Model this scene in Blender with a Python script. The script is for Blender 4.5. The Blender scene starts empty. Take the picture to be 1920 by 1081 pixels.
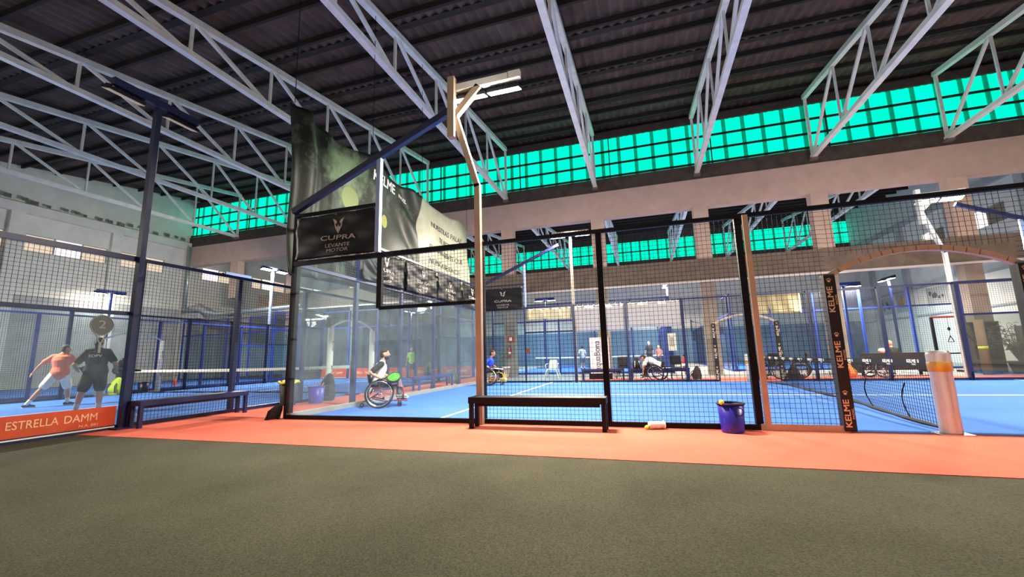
import bpy, math, random
from mathutils import Vector as V, Matrix
random.seed(7)
PI = math.pi
S = bpy.context.scene
COL = S.collection

# ------------------------------------------------------------------ camera, world, exposure
cy_, cp_, cr_ = -.29766, .15897, -.025244
fw = V((math.sin(cy_)*math.cos(cp_), math.cos(cy_)*math.cos(cp_), math.sin(cp_)))
ri0 = V((math.cos(cy_), -math.sin(cy_), 0)); up0 = ri0.cross(fw)
ri = ri0*math.cos(cr_)+up0*math.sin(cr_); up = -ri0*math.sin(cr_)+up0*math.cos(cr_)
cam = bpy.data.cameras.new('camera'); camo = bpy.data.objects.new('camera', cam); COL.objects.link(camo)
cam.sensor_width = 36; cam.lens = 788.83/1920*36; cam.clip_end = 300; cam.clip_start = .05
camo.matrix_world = Matrix(((ri.x, up.x, -fw.x, 6.5756), (ri.y, up.y, -fw.y, -6.6036), (ri.z, up.z, -fw.z, 1.0766), (0, 0, 0, 1)))
S.camera = camo
w = bpy.data.worlds.new('world'); S.world = w; w.use_nodes = True
w.node_tree.nodes['Background'].inputs[0].default_value = (1, .90, .76, 1)
w.node_tree.nodes['Background'].inputs[1].default_value = .5
S.view_settings.view_transform = 'Standard'; S.view_settings.look = 'None'; S.view_settings.gamma = 1
S.view_settings.use_curve_mapping = False; S.view_settings.exposure = 0.0
LAMP_W = 900          # watts of one floodlight bar
c = S.cycles
c.use_denoising = True; c.max_bounces = 8; c.diffuse_bounces = 3; c.glossy_bounces = 3
c.transparent_max_bounces = 40; c.caustics_reflective = False; c.caustics_refractive = False
c.sample_clamp_indirect = 4; c.sample_clamp_direct = 0

# ------------------------------------------------------------------ materials
def lin(h):
    h = h.lstrip('#'); h = ''.join(ch*2 for ch in h) if len(h) == 3 else h; o = []
    for i in (0, 2, 4):
        x = int(h[i:i+2], 16)/255
        o.append(x/12.92 if x <= .04045 else ((x+.055)/1.055)**2.4)
    return o
MATS = {}
def mat(name, hexc, rough=.6, metal=0., noise=.0, scale=6., bump=0., spec=.5, emit=None):
    if name in MATS: return MATS[name]
    m = bpy.data.materials.new(name); m.use_nodes = True; nt = m.node_tree; N = nt.nodes; L = nt.links
    b = N['Principled BSDF']; rgb = lin(hexc)
    b.inputs['Base Color'].default_value = (*rgb, 1); b.inputs['Roughness'].default_value = rough
    b.inputs['Metallic'].default_value = metal; b.inputs['Specular IOR Level'].default_value = spec
    if noise or bump:
        tc = N.new('ShaderNodeTexCoord'); no = N.new('ShaderNodeTexNoise'); no.inputs['Scale'].default_value = scale
        no.inputs['Detail'].default_value = 5; L.new(tc.outputs['Object'], no.inputs['Vector'])
        if noise:
            mr = N.new('ShaderNodeMapRange'); mr.inputs[1].default_value = .3; mr.inputs[2].default_value = .7
            mr.inputs[3].default_value = 1-noise; mr.inputs[4].default_value = 1+noise
            L.new(no.outputs[0], mr.inputs[0])
            vm = N.new('ShaderNodeVectorMath'); vm.operation = 'SCALE'; vm.inputs[0].default_value = rgb
            L.new(mr.outputs[0], vm.inputs['Scale']); L.new(vm.outputs[0], b.inputs['Base Color'])
        if bump:
            bp = N.new('ShaderNodeBump'); bp.inputs['Strength'].default_value = bump; bp.inputs['Distance'].default_value = .02
            L.new(no.outputs[0], bp.inputs['Height']); L.new(bp.outputs[0], b.inputs['Normal'])
    if emit:
        b.inputs['Emission Color'].default_value = (*rgb, 1); b.inputs['Emission Strength'].default_value = emit
    MATS[name] = m; return m

def turf(name, hexc, patch=.25, fine=.45):
    m = bpy.data.materials.new(name); m.use_nodes = True; nt = m.node_tree; N = nt.nodes; L = nt.links
    b = N['Principled BSDF']; b.inputs['Roughness'].default_value = .95; b.inputs['Specular IOR Level'].default_value = .12
    tc = N.new('ShaderNodeTexCoord'); rgb = lin(hexc)
    n1 = N.new('ShaderNodeTexNoise'); n1.inputs['Scale'].default_value = .9; n1.inputs['Detail'].default_value = 4
    n2 = N.new('ShaderNodeTexNoise'); n2.inputs['Scale'].default_value = 95; n2.inputs['Detail'].default_value = 6
    for n in (n1, n2): L.new(tc.outputs['Object'], n.inputs['Vector'])
    def rng(n, a):
        r = N.new('ShaderNodeMapRange'); r.inputs[1].default_value = .3; r.inputs[2].default_value = .7
        r.inputs[3].default_value = 1-a; r.inputs[4].default_value = 1+a; L.new(n.outputs[0], r.inputs[0]); return r
    a, d = rng(n1, patch), rng(n2, fine)
    mu = N.new('ShaderNodeMath'); mu.operation = 'MULTIPLY'; L.new(a.outputs[0], mu.inputs[0]); L.new(d.outputs[0], mu.inputs[1])
    vm = N.new('ShaderNodeVectorMath'); vm.operation = 'SCALE'; vm.inputs[0].default_value = rgb
    L.new(mu.outputs[0], vm.inputs['Scale']); L.new(vm.outputs[0], b.inputs['Base Color'])
    bp = N.new('ShaderNodeBump'); bp.inputs['Strength'].default_value = .35; bp.inputs['Distance'].default_value = .02
    L.new(n2.outputs[0], bp.inputs['Height']); L.new(bp.outputs[0], b.inputs['Normal'])
    return m

def glass(name, haze, tint=(.9, .96, .97), hz=(.55, .66, .74), refl=1.0):
    m = bpy.data.materials.new(name); m.use_nodes = True; nt = m.node_tree; N = nt.nodes; L = nt.links
    N.remove(N['Principled BSDF']); out = N['Material Output']
    tr = N.new('ShaderNodeBsdfTransparent'); tr.inputs[0].default_value = (*tint, 1)
    df = N.new('ShaderNodeBsdfDiffuse'); df.inputs[0].default_value = (*hz, 1)
    tl = N.new('ShaderNodeBsdfTranslucent'); tl.inputs[0].default_value = (*hz, 1)
    ms = N.new('ShaderNodeMixShader'); ms.inputs[0].default_value = .5
    L.new(df.outputs[0], ms.inputs[1]); L.new(tl.outputs[0], ms.inputs[2])
    tc = N.new('ShaderNodeTexCoord'); no = N.new('ShaderNodeTexNoise'); no.inputs['Scale'].default_value = 1.7
    no.inputs['Detail'].default_value = 6; no.inputs['Roughness'].default_value = .7
    L.new(tc.outputs['Object'], no.inputs['Vector'])
    mr = N.new('ShaderNodeMapRange'); mr.inputs[1].default_value = .35; mr.inputs[2].default_value = .75
    mr.inputs[3].default_value = haze*.5; mr.inputs[4].default_value = haze*1.7; L.new(no.outputs[0], mr.inputs[0])
    m1 = N.new('ShaderNodeMixShader'); L.new(mr.outputs[0], m1.inputs[0]); L.new(tr.outputs[0], m1.inputs[1]); L.new(ms.outputs[0], m1.inputs[2])
    gl = N.new('ShaderNodeBsdfGlossy'); gl.inputs['Roughness'].default_value = .02
    lw = N.new('ShaderNodeLayerWeight'); ge = N.new('ShaderNodeNewGeometry')
    def MM(op, a, b_):
        n = N.new('ShaderNodeMath'); n.operation = op; n.use_clamp = True
        for i, x in enumerate((a, b_)):
            if isinstance(x, (int, float)): n.inputs[i].default_value = x
            else: L.new(x, n.inputs[i])
        return n.outputs[0]
    front = MM('SUBTRACT', 1., ge.outputs['Backfacing'])
    sch = MM('MULTIPLY', MM('ADD', MM('MULTIPLY', MM('POWER', lw.outputs['Facing'], 5.), .8), .035), refl)
    fm = N.new('ShaderNodeMath'); fm.operation = 'MULTIPLY'; L.new(sch, fm.inputs[0]); L.new(front, fm.inputs[1])
    hzf = MM('MULTIPLY', mr.outputs[0], front); L.new(hzf, m1.inputs[0])
    m2 = N.new('ShaderNodeMixShader'); L.new(fm.outputs[0], m2.inputs[0]); L.new(m1.outputs[0], m2.inputs[1]); L.new(gl.outputs[0], m2.inputs[2])
    L.new(m2.outputs[0], out.inputs[0]); MATS[name] = m; return m

def emis(name, hexc, s):
    m = bpy.data.materials.new(name); m.use_nodes = True; N = m.node_tree.nodes; L = m.node_tree.links
    N.remove(N['Principled BSDF']); e = N.new('ShaderNodeEmission'); e.inputs[0].default_value = (*lin(hexc), 1); e.inputs[1].default_value = s
    L.new(e.outputs[0], N['Material Output'].inputs[0]); MATS[name] = m; return m

def green_mat():
    m = bpy.data.materials.new('green_sheet'); m.use_nodes = True; N = m.node_tree.nodes; L = m.node_tree.links
    N.remove(N['Principled BSDF']); e = N.new('ShaderNodeEmission')
    g = N.new('ShaderNodeTexCoord'); sp = N.new('ShaderNodeSeparateXYZ'); L.new(g.outputs['Object'], sp.inputs[0])
    def M(op, a, b=None, c_=None):
        n = N.new('ShaderNodeMath'); n.operation = op
        for i, x in enumerate((a, b, c_)):
            if x is None: continue
            if isinstance(x, (int, float)): n.inputs[i].default_value = x
            else: L.new(x, n.inputs[i])
        return n.outputs[0]
    u = M('PINGPONG', sp.outputs[0], .43)                       # sheet laps every .86 m
    lap = N.new('ShaderNodeMapRange'); lap.inputs[1].default_value = .075; lap.inputs[2].default_value = .10; lap.clamp = True
    L.new(u, lap.inputs[0])
    rib = M('ADD', M('MULTIPLY', M('SINE', M('MULTIPLY', sp.outputs[0], 44)), .09), .95)
    no = N.new('ShaderNodeTexNoise'); no.inputs['Scale'].default_value = .7; L.new(g.outputs['Object'], no.inputs['Vector'])
    nn = M('ADD', M('MULTIPLY', no.outputs[0], .5), .75)
    mx = N.new('ShaderNodeMix'); mx.data_type = 'RGBA'; mx.inputs[6].default_value = (0, .24, .13, 1); mx.inputs[7].default_value = (0, 1.0, .62, 1)
    L.new(lap.outputs[0], mx.inputs[0]); L.new(mx.outputs[2], e.inputs[0]); L.new(M('MULTIPLY', M('MULTIPLY', rib, nn), 1.25), e.inputs[1])
    L.new(e.outputs[0], N['Material Output'].inputs[0]); MATS['green_sheet'] = m; return m

GREEN = green_mat()
M_TURF = turf('dark_turf', '#4b493b', .16, .4); M_RED = turf('red_turf', '#dd6a56', .08, .14); M_BLUE = turf('blue_turf', '#426db6', .07, .12)
M_CONC = mat('grey_floor', '#8d8d8b', .7, noise=.15, scale=2)
GLASS = glass('court_glass', .10); GLASS2 = glass('far_glass', .05, (.80, .90, .97), refl=.7); GLASSD = glass('dark_side_glass', .03, (.62, .66, .66), refl=4.)
M_NAVY = mat('navy_steel', '#111b48', .4, noise=.1); M_BLACK = mat('black_steel', '#0a0a14', .55, spec=.2); M_BLUEP = mat('blue_steel', '#1c3488', .4)
M_WHITE = mat('white_steel', '#e9ebe7', .5, noise=.1, scale=3); M_BEIGE = mat('beige_steel', '#b7a48c', .5, noise=.08)
M_WIRE = mat('wire', '#0b0b12', .6, spec=.2); M_WIRE2 = mat('far_wire', '#10162c', .5)
M_PLAST = mat('white_plaster', '#d8d8d2', .9, noise=.08, scale=1.5); M_COLM = mat('column_paint', '#c2ab9c', .9, noise=.08, scale=2)
M_BEAM = mat('beam_concrete', '#6f655a', .95, noise=.18, scale=2.5); M_LEDGE = mat('ledge_concrete', '#4c443c', .95, noise=.25, scale=3)
M_ROOF = mat('roof_sheet', '#54473f', .95, noise=.35, scale=1.2); M_PURL = mat('purlin', '#2a2523', .9)
M_PVC = mat('black_banner', '#0e0e12', .55, spec=.25); M_LET = mat('grey_lettering', '#b9aaa4', .6); M_LETW = mat('white_lettering', '#f1efe8', .6)
M_LETT = mat('tan_lettering', '#d9bfa0', .6); M_CHAR = mat('dark_lettering', '#20201c', .6)
M_SKIN = mat('skin', '#c98f72', .6, noise=.06); M_SKIN2 = mat('skin_tan', '#b57d5e', .6, noise=.06)
M_ORB = mat('orange_banner', '#c9481c', .55, noise=.06); M_CREAM = mat('cream_lettering', '#f0b890', .6)
M_TAPEW = mat('white_tape', '#e8e2d4', .7); M_RUB = mat('rubber', '#141414', .7); M_CHROME = mat('chrome', '#c8c8cc', .25, metal=1)
M_LED = emis('led', '#fff6e8', 26); M_LEDOFF = mat('led_off', '#d8cfb8', .4)

# ------------------------------------------------------------------ geometry helper
_txt = {}
def text_geo(s, bold=.0):
    k = (s, bold)
    if k in _txt: return _txt[k]
    cu = bpy.data.curves.new('t', 'FONT'); cu.body = s; cu.align_x = 'CENTER'; cu.align_y = 'CENTER'; cu.size = 1; cu.offset = bold; cu.resolution_u = 3
    o = bpy.data.objects.new('t', cu); COL.objects.link(o)
    dg = bpy.context.evaluated_depsgraph_get(); me = bpy.data.meshes.new_from_object(o.evaluated_get(dg))
    r = ([v.co.copy() for v in me.vertices], [tuple(p.vertices) for p in me.polygons])
    bpy.data.objects.remove(o); bpy.data.curves.remove(cu); bpy.data.meshes.remove(me)
    _txt[k] = r; return r

class MB:
    def __init__(s): s.v = []; s.f = []; s.m = []; s.mi = 0
    def add(s, vs, fs):
        n = len(s.v); s.v += [tuple(x) for x in vs]; s.f += [tuple(n+i for i in f) for f in fs]; s.m += [s.mi]*len(fs); return s
    def box(s, c, d, R=None):
        c = V(c); h = V(d)/2; vs = []
        for z in (-1, 1):
            for x, y in ((-1, -1), (1, -1), (1, 1), (-1, 1)):
                p = V((x*h.x, y*h.y, z*h.z)); vs.append(c+(R @ p if R else p))
        return s.add(vs, [(3, 2, 1, 0), (4, 5, 6, 7), (0, 1, 5, 4), (1, 2, 6, 5), (2, 3, 7, 6), (3, 0, 4, 7)])
    def bar(s, a, b, w_, h=None, upv=(0, 0, 1), caps=True):
        a, b = V(a), V(b); h = h or w_; d = (b-a).normalized(); u = V(upv)
        if abs(d.dot(u)) > .98: u = V((0, 1, 0))
        x = d.cross(u).normalized(); y = x.cross(d); vs = []
        for p in (a, b):
            for i, j in ((-1, -1), (1, -1), (1, 1), (-1, 1)): vs.append(p+x*i*w_/2+y*j*h/2)
        fs = [(0, 1, 5, 4), (1, 2, 6, 5), (2, 3, 7, 6), (3, 0, 4, 7)]
        if caps: fs += [(3, 2, 1, 0), (4, 5, 6, 7)]
        return s.add(vs, fs)
    def loft(s, pts, rad, n=10, side=None, caps=True, closed=False):
        pts = [V(p) for p in pts]; rings = []; N_ = len(pts)
        R_ = [(r, r) if isinstance(r, (int, float)) else r for r in (rad if isinstance(rad, list) else [rad]*N_)]
        ref = V(side) if side else None
        for i, p in enumerate(pts):
            if closed: d = (pts[(i+1) % N_]-pts[i-1]).normalized()
            else: d = (pts[min(i+1, N_-1)]-pts[max(i-1, 0)]).normalized()
            if ref is None:
                ref = V((1, 0, 0)) if abs(d.x) < .8 else V((0, 1, 0))
            x = (ref-d*ref.dot(d)).normalized(); y = d.cross(x)
            if not side: ref = x
            rings.append([p+x*R_[i][0]*math.cos(2*PI*k/n)+y*R_[i][1]*math.sin(2*PI*k/n) for k in range(n)])
        vs = [q for r in rings for q in r]; fs = []
        for i in range(N_ if closed else N_-1):
            j = (i+1) % N_
            for k in range(n): fs.append((i*n+k, i*n+(k+1) % n, j*n+(k+1) % n, j*n+k))
        if caps and not closed:
            fs.append(tuple(reversed(range(n)))); fs.append(tuple((N_-1)*n+k for k in range(n)))
        return s.add(vs, fs)
    def limb(s, pts, rad, n=10, side=None):      # loft with rounded ends
        P = [V(p) for p in pts]; R_ = [(r, r) if isinstance(r, (int, float)) else r for r in rad]
        d0 = (P[0]-P[1]).normalized(); d1 = (P[-1]-P[-2]).normalized(); q = lambda r, k: (r[0]*k, r[1]*k)
        m0, m1 = min(R_[0]), min(R_[-1])
        P = [P[0]+d0*m0*.95, P[0]+d0*m0*.6]+P+[P[-1]+d1*m1*.6, P[-1]+d1*m1*.95]
        R_ = [q(R_[0], .3), q(R_[0], .8)]+R_+[q(R_[-1], .8), q(R_[-1], .3)]
        return s.loft(P, R_, n, side)
    def ell(s, c, r, nu=12, nv=8, R=None, z0=-1., z1=1.):
        c = V(c); vs = []; fs = []
        a0, a1 = math.asin(z0), math.asin(z1)
        for j in range(nv+1):
            t = a0+(a1-a0)*j/nv
            for i in range(nu):
                p = V((r[0]*math.cos(t)*math.cos(2*PI*i/nu), r[1]*math.cos(t)*math.sin(2*PI*i/nu), r[2]*math.sin(t)))
                vs.append(c+(R @ p if R else p))
        for j in range(nv):
            for i in range(nu): fs.append((j*nu+i, j*nu+(i+1) % nu, (j+1)*nu+(i+1) % nu, (j+1)*nu+i))
        fs.append(tuple(reversed(range(nu)))); fs.append(tuple(nv*nu+i for i in range(nu)))
        return s.add(vs, fs)
    def lathe(s, prof, n=20, c=(0, 0, 0), R=None):
        c = V(c); vs = []; fs = []
        for r, z in prof:
            for i in range(n):
                p = V((r*math.cos(2*PI*i/n), r*math.sin(2*PI*i/n), z)); vs.append(c+(R @ p if R else p))
        for j in range(len(prof)-1):
            for i in range(n): fs.append((j*n+i, j*n+(i+1) % n, (j+1)*n+(i+1) % n, (j+1)*n+i))
        fs.append(tuple(reversed(range(n)))); fs.append(tuple((len(prof)-1)*n+i for i in range(n)))
        return s.add(vs, fs)
    def torus(s, c, R_, r, axis=(1, 0, 0), n=28, k=7):
        a = V(axis).normalized(); u = a.cross(V((0, 0, 1)) if abs(a.z) < .9 else V((0, 1, 0))).normalized(); w_ = a.cross(u); c = V(c)
        vs = []; fs = []
        for i in range(n):
            t = 2*PI*i/n; d = u*math.cos(t)+w_*math.sin(t)
            for j in range(k):
                q = 2*PI*j/k; vs.append(c+d*(R_+r*math.cos(q))+a*r*math.sin(q))
        for i in range(n):
            for j in range(k): fs.append((i*k+j, ((i+1) % n)*k+j, ((i+1) % n)*k+(j+1) % k, i*k+(j+1) % k))
        return s.add(vs, fs)
    def grid(s, fn, nu, nv):
        vs = [fn(i/nu, j/nv) for j in range(nv+1) for i in range(nu+1)]
        return s.add(vs, [(j*(nu+1)+i, j*(nu+1)+i+1, (j+1)*(nu+1)+i+1, (j+1)*(nu+1)+i) for j in range(nv) for i in range(nu)])
    def text(s, t, size, o, ux=(1, 0, 0), uy=(0, 0, 1), sx=1., bold=.0, lift=.004, fn=None):
        ux, uy, o = V(ux), V(uy), V(o); n = ux.cross(uy)
        if bold:      # heavier strokes: the glyphs overlaid with small offsets
            for k, (dx, dy) in enumerate(((1, 1), (-1, 1), (1, -1), (-1, -1))):
                s.text(t, size, o+(ux*dx*sx+uy*dy)*size*bold*.8, ux, uy, sx, 0, lift+.0004*(k+1), fn)
        vs, fs = text_geo(t, 0); out = []
        for p in vs:
            q = o+ux*p.x*size*sx+uy*p.y*size+n*lift
            if fn: q += n*fn(q)
            out.append(q)
        return s.add(out, fs)
    def poly(s, pts, o, ux, uy, sc=1., lift=.004):
        ux, uy, o = V(ux), V(uy), V(o); n = ux.cross(uy)
        return s.add([o+ux*x*sc+uy*y*sc+n*lift for x, y in pts], [tuple(range(len(pts)))])
    def wires(s, u0, u1, z0, z1, y=0., st=.0625, t=.0042):
        n = max(1, round((u1-u0)/st)); k = max(1, round((z1-z0)/st))
        for i in range(1, n): x = u0+(u1-u0)*i/n; s.bar((x, y, z0), (x, y, z1), t, caps=False)
        for i in range(1, k): z = z0+(z1-z0)*i/k; s.bar((u0, y, z), (u1, y, z), t, caps=False)
        return s
    def build(s, name, mats, parent=None, smooth=False, loc=None, solid=0, remesh=0):
        me = bpy.data.meshes.new(name); me.from_pydata(s.v, [], s.f)
        if not isinstance(mats, (list, tuple)): mats = [mats]
        for m in mats: me.materials.append(m)
        me.polygons.foreach_set('material_index', s.m)
        me.polygons.foreach_set('use_smooth', [smooth]*len(s.f)); me.update()
        o = bpy.data.objects.new(name, me); COL.objects.link(o)
        if remesh:
            md = o.modifiers.new('r', 'REMESH'); md.mode = 'VOXEL'; md.voxel_size = remesh
            sm = o.modifiers.new('s', 'SMOOTH'); sm.factor = .5; sm.iterations = 3
            dg = bpy.context.evaluated_depsgraph_get(); m2 = bpy.data.meshes.new_from_object(o.evaluated_get(dg))
            o.modifiers.clear(); o.data = m2; bpy.data.meshes.remove(me); m2.name = name
            if not m2.materials: m2.materials.append(mats[0])
            m2.polygons.foreach_set('use_smooth', [True]*len(m2.polygons))
        if solid:
            md = o.modifiers.new('t', 'SOLIDIFY'); md.thickness = solid
        if parent: o.parent = parent
        if loc: o.location = loc
        return o

def tag(o, label, cat, group=None, kind=None):
    o['label'] = label; o['category'] = cat
    if group: o['group'] = group
    if kind: o['kind'] = kind
    return o
def struct(o): o['kind'] = 'structure'; return o
def thing(name, label, cat, loc=(0, 0, 0), rz=0., group=None):
    o = bpy.data.objects.new(name, None); COL.objects.link(o); o.location = loc; o.rotation_euler = (0, 0, rz); o.empty_display_size = .1
    return tag(o, label, cat, group)
def kids(o): return [x for x in bpy.data.objects if x.parent == o]
def copy_tree(o, parent=None):
    q = o.copy(); COL.objects.link(q)
    if parent: q.parent = parent
    for ch in kids(o): copy_tree(ch, q)
    return q
def dup(o, loc, rz, label):
    q = copy_tree(o); q.location = loc; q.rotation_euler = (0, 0, rz); q['label'] = label; return q
def SB(name, m, *boxes):      # structure made of axis boxes (min,max)
    b = MB()
    for a, e in boxes: b.box((V(a)+V(e))/2, V(e)-V(a))
    return struct(b.build(name, m))

# ------------------------------------------------------------------ the hall
XL, XR, YC, YB, YF = -25.0, 24.7, 15.2, 37.0, -14.0
CX = [-.3+5*k for k in range(-4, 5)]                    # pillar and truss axes
roofz = lambda y: 12.92-.141*(YC-y)                     # top chord height of the near shed roof
SB('floor', M_CONC, ((XL-.3, YF, -.3), (XR+.3, YB+.6, 0)))
SB('turf_dark', M_TURF, ((XL, YF, 0), (XR, -2.0, .006)), ((XL, -2.0, 0), (-12.4, YC+20, .006)))

SB('turf_red', M_RED, ((-2.2, -2.0, 0), (22.5, 0, .012)), ((-2.2, 0, 0), (0, 14.9, .012)), ((4.1, 10, 0), (22.5, 12.4, .012)), ((0, 10, 0), (4.1, 10.5, .012)))
SB('court_turf', M_BLUE, ((0, 0, 0), (20, 10, .018)))
SB('court_turf', M_BLUE, ((-12.2, -5.3, 0), (-2.2, 14.7, .018)))
SB('court_turf', M_BLUE, ((-24, -5.3, 0), (-14, 14.7, .018)))
SB('court_turf', M_BLUE, ((-2, 17.3, 0), (8.0, 36.8, .018)))
SB('court_turf', M_BLUE, ((11, 19.5, 0), (21, 36.8, .018)))
M_LINE = mat('court_line', '#dfe8f2', .8)
SB('court_line', M_LINE, ((3.02, 0, .018), (3.08, 10, .024)), ((3.08, 4.97, .018), (17, 5.03, .024)), ((16.97, 0, .018), (17.03, 10, .024)))
SB('court_line', M_LINE, ((-12.2, -2.28, .018), (-2.2, -2.22, .024)), ((-12.2, 11.62, .018), (-2.2, 11.68, .024)), ((-7.23, -2.2, .018), (-7.17, 11.6, .024)))
# walls
b = MB(); wins = [(3.3, 5.9), (6.7, 10.4), (11.0, 13.7), (16.4, 19.0), (20.4, 24.2), (26, 29.5), (31, 34.5)]
WZ0, WZ1 = 7.38, 8.3
ys = [YF]+[q for a in wins for q in a]+[YB+.4]
b.box((XL-.15, (YF+YB+.4)/2, WZ0/2), (.3, YB+.4-YF, WZ0)); b.box((XL-.15, (YF+YB+.4)/2, (WZ1+16.5)/2), (.3, YB+.4-YF, 16.5-WZ1))
for i in range(0, len(ys), 2): b.box((XL-.15, (ys[i]+ys[i+1])/2, (WZ0+WZ1)/2), (.3, ys[i+1]-ys[i], WZ1-WZ0))
struct(b.build('wall_left', M_PLAST))
M_GREYW = mat('grey_wainscot', '#a3a8aa', .9, noise=.12, scale=1.2)
SB('trim_1', M_GREYW, ((XL, -5, 0), (XL+.03, YB, 4.95)))
b = MB()
for y in (-4.8, .2, 6.2, 10.7, 15.2, 20.2, 25.2, 30.2): b.box((XL+.12, y, 4.9), (.24, .55, 9.8))
b.box((XL+.14, 15, 9.6), (.28, 44, .5)); struct(b.build('trim_2', M_PLAST))
M_STAIN = mat('wall_stain', '#6d6a64', 1, noise=.4, scale=5)
b = MB()
for k in range(22):
    y = 3.0+k*.55+random.uniform(-.15, .15); r_ = random.uniform(.08, .17)
    b.box((XL+.285, y, 9.98+random.uniform(-.05, .1)), (.02, r_*2, r_*1.6))
struct(b.build('trim_3', M_STAIN))
def window(i, x, y0, y1, z0, z1, seq, sgn):
    o = MB(); n = len(seq); y = y0
    xx = x-sgn*.1
    for k in range(n+1):
        o.box((xx, y0+(y1-y0)*k/n, (z0+z1)/2), (.1, .05, z1-z0))
    for z in (z0, z1): o.box((xx, (y0+y1)/2, z), (.1, y1-y0, .05))
    f = struct(o.build('window_%d' % i, M_GREYW))
    for k, s in enumerate(seq):
        p = MB(); a, e = y0+(y1-y0)*k/n, y0+(y1-y0)*(k+1)/n
        if s == 'w':
            nl = 9
            for j in range(nl):
                z = z0+(z1-z0)*(j+.5)/nl; p.box((xx, (a+e)/2, z), (.05, e-a-.06, (z1-z0)/nl*.72), Matrix.Rotation(.5*sgn, 3, 'Y'))
            g = p.build('louvre', MATS['win_white'], f); p = MB()
        p.box((xx-sgn*.06, (a+e)/2, (z0+z1)/2), (.01, e-a-.05, z1-z0-.05)); p.build('pane', MATS['win_bright' if s == 'w' else 'win_'+s], f)
emis('win_white', '#ffecee', 1.5); emis('win_bright', '#fff6f6', 2.0); emis('win_f', '#f3dcc0', 1.0); emis('win_d', '#8f8a80', .3)
for i, ((a, e), sq) in enumerate(zip(wins, ('ff', 'fwf', 'ff', 'wf', 'fwf', 'fw', 'wf'))): window(i+1, XL, a, e, WZ0, WZ1, sq, 1)
b = MB(); rw = [(20.6, 23.2), (25.2, 27.4)]; RZ0, RZ1 = 7.35, 8.35
ys = [YF]+[q for a in rw for q in a]+[YB+.4]
b.box((XR+.15, (YF+YB+.4)/2, RZ0/2), (.3, YB+.4-YF, RZ0)); b.box((XR+.15, (YF+YB+.4)/2, (RZ1+16.5)/2), (.3, YB+.4-YF, 16.5-RZ1))
for i in range(0, len(ys), 2): b.box((XR+.15, (ys[i]+ys[i+1])/2, (RZ0+RZ1)/2), (.3, ys[i+1]-ys[i], RZ1-RZ0))
struct(b.build('wall_right', M_PLAST))
for i, (a, e) in enumerate(rw): window(i+10, XR, a, e, RZ0, RZ1, 'dw', -1)
b = MB(); b.box((XR-.1, 26, 9.6), (.2, 22, .35))
for y in (19.2, 24.4, 29.5, 34): b.box((XR-.12, y, 4.8), (.24, .5, 9.6))
b.bar((XR-.06, 17, 4.95), (XR-.06, 37, 4.95), .12, .12); b.bar((XR-.06, 17, 3.1), (XR-.06, 37, 3.1), .1, .1)
struct(b.build('trim_4', M_GREYW))
# far wall of the far hall
SB('wall_back', M_PLAST, ((XL, YB+.1, 0), (XR, YB+.4, 9.3)))
SB('trim_5', mat('pale_blue_wainscot', '#587590', .7, noise=.15, scale=.8), ((XL, YB+.02, 0), (XR, YB+.1, 3.3)))
SB('trim_6', M_LEDGE, ((XL, YB+.0, 9.3), (XR, YB+.4, 10.3)), ((XL, YB+.2, 12.3), (XR, YB+.4, 14)))
# pillar row with its two concrete beams
SB('beam_upper', M_COLM, ((XL, YC-.05, 8.1), (XR, YC+.45, 9.55)))
SB('beam_ledge', M_LEDGE, ((XL, YC+.02, 9.55), (XR, YC+.45, 10.3)), ((XL, YC+.1, 12.6), (XR, YC+.45, 13.0)))
SB('beam_middle', M_BEAM, ((-18, YC-.02, 4.42), (XR, YC+.5, 5.5)))
M_PIPE = mat('painted_pipe', '#c9c2c2', .45)
SB('trim_7', M_PIPE, ((-18, YC-.14, 4.34), (XR, YC-.02, 4.43)))
M_RAWP = mat('raw_pillar', '#8a8077', .95, noise=.12, scale=2)
for i, x in enumerate(CX):
    SB('pillar', M_COLM, ((x-.34, YC-.1, 5.5), (x+.34, YC+.42, 8.1))); SB('pillar_base', M_RAWP, ((x-.3, YC-.04, 0), (x+.3, YC+.46, 4.42)))
# green translucent clerestories: corrugated sheets on dark rails
def clerestory(y, z0, z1, rails, name):
    b = MB(); n = int((XR-XL)/.072)
    b.grid(lambda u, v: V((XL+(XR-XL)*u, y+.02*math.sin(u*n*PI/2), z0+(z1-z0)*v)), n, 1)
    o = struct(b.build(name, GREEN)); r = MB()
    for z in rails: r.box(((XL+XR)/2, y-.07, z), (XR-XL, .08, .09))
    for k in range(int((XR-XL)/5)): r.box((XL+.5+k*5, y-.06, (z0+z1)/2), (.05, .06, z1-z0))
    struct(r.build('trim_%d' % (8+int(y > 20)), M_PURL)); return o
clerestory(YC+.2, 10.28, 12.62, (10.42, 11.12, 11.84), 'window_20')
clerestory(YB+.15, 10.3, 12.3, (11.25,), 'window_21')
# corrugated shed roofs and purlins
def shed(y0, y1, zf):
    b = MB(); n = int((XR-XL+.6)/.06)
    b.grid(lambda u, v: V((XL-.3+(XR-XL+.6)*u, y0+(y1-y0)*v, zf(y0+(y1-y0)*v)+.34+.045*math.sin(u*n*PI/3))), n, 1)
    struct(b.build('ceiling', M_ROOF)); p = MB(); k = 0; y = y1-.15
    while y > y0:
        p.box((0, y, zf(y)+.2), (XR-XL, .09, .2)); y -= 1.37
    for q in range(int((y1-y0)/2.74)):      # dark strips modelled as the shadow at the sheet laps
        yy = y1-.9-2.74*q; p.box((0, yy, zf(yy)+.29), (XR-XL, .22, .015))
    struct(p.build('purlin_lap_shadow', M_PURL))
shed(-7.5, YC+.6, roofz); shed(YC+.4, YB+.6, lambda y: roofz(y-21.8))
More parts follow.
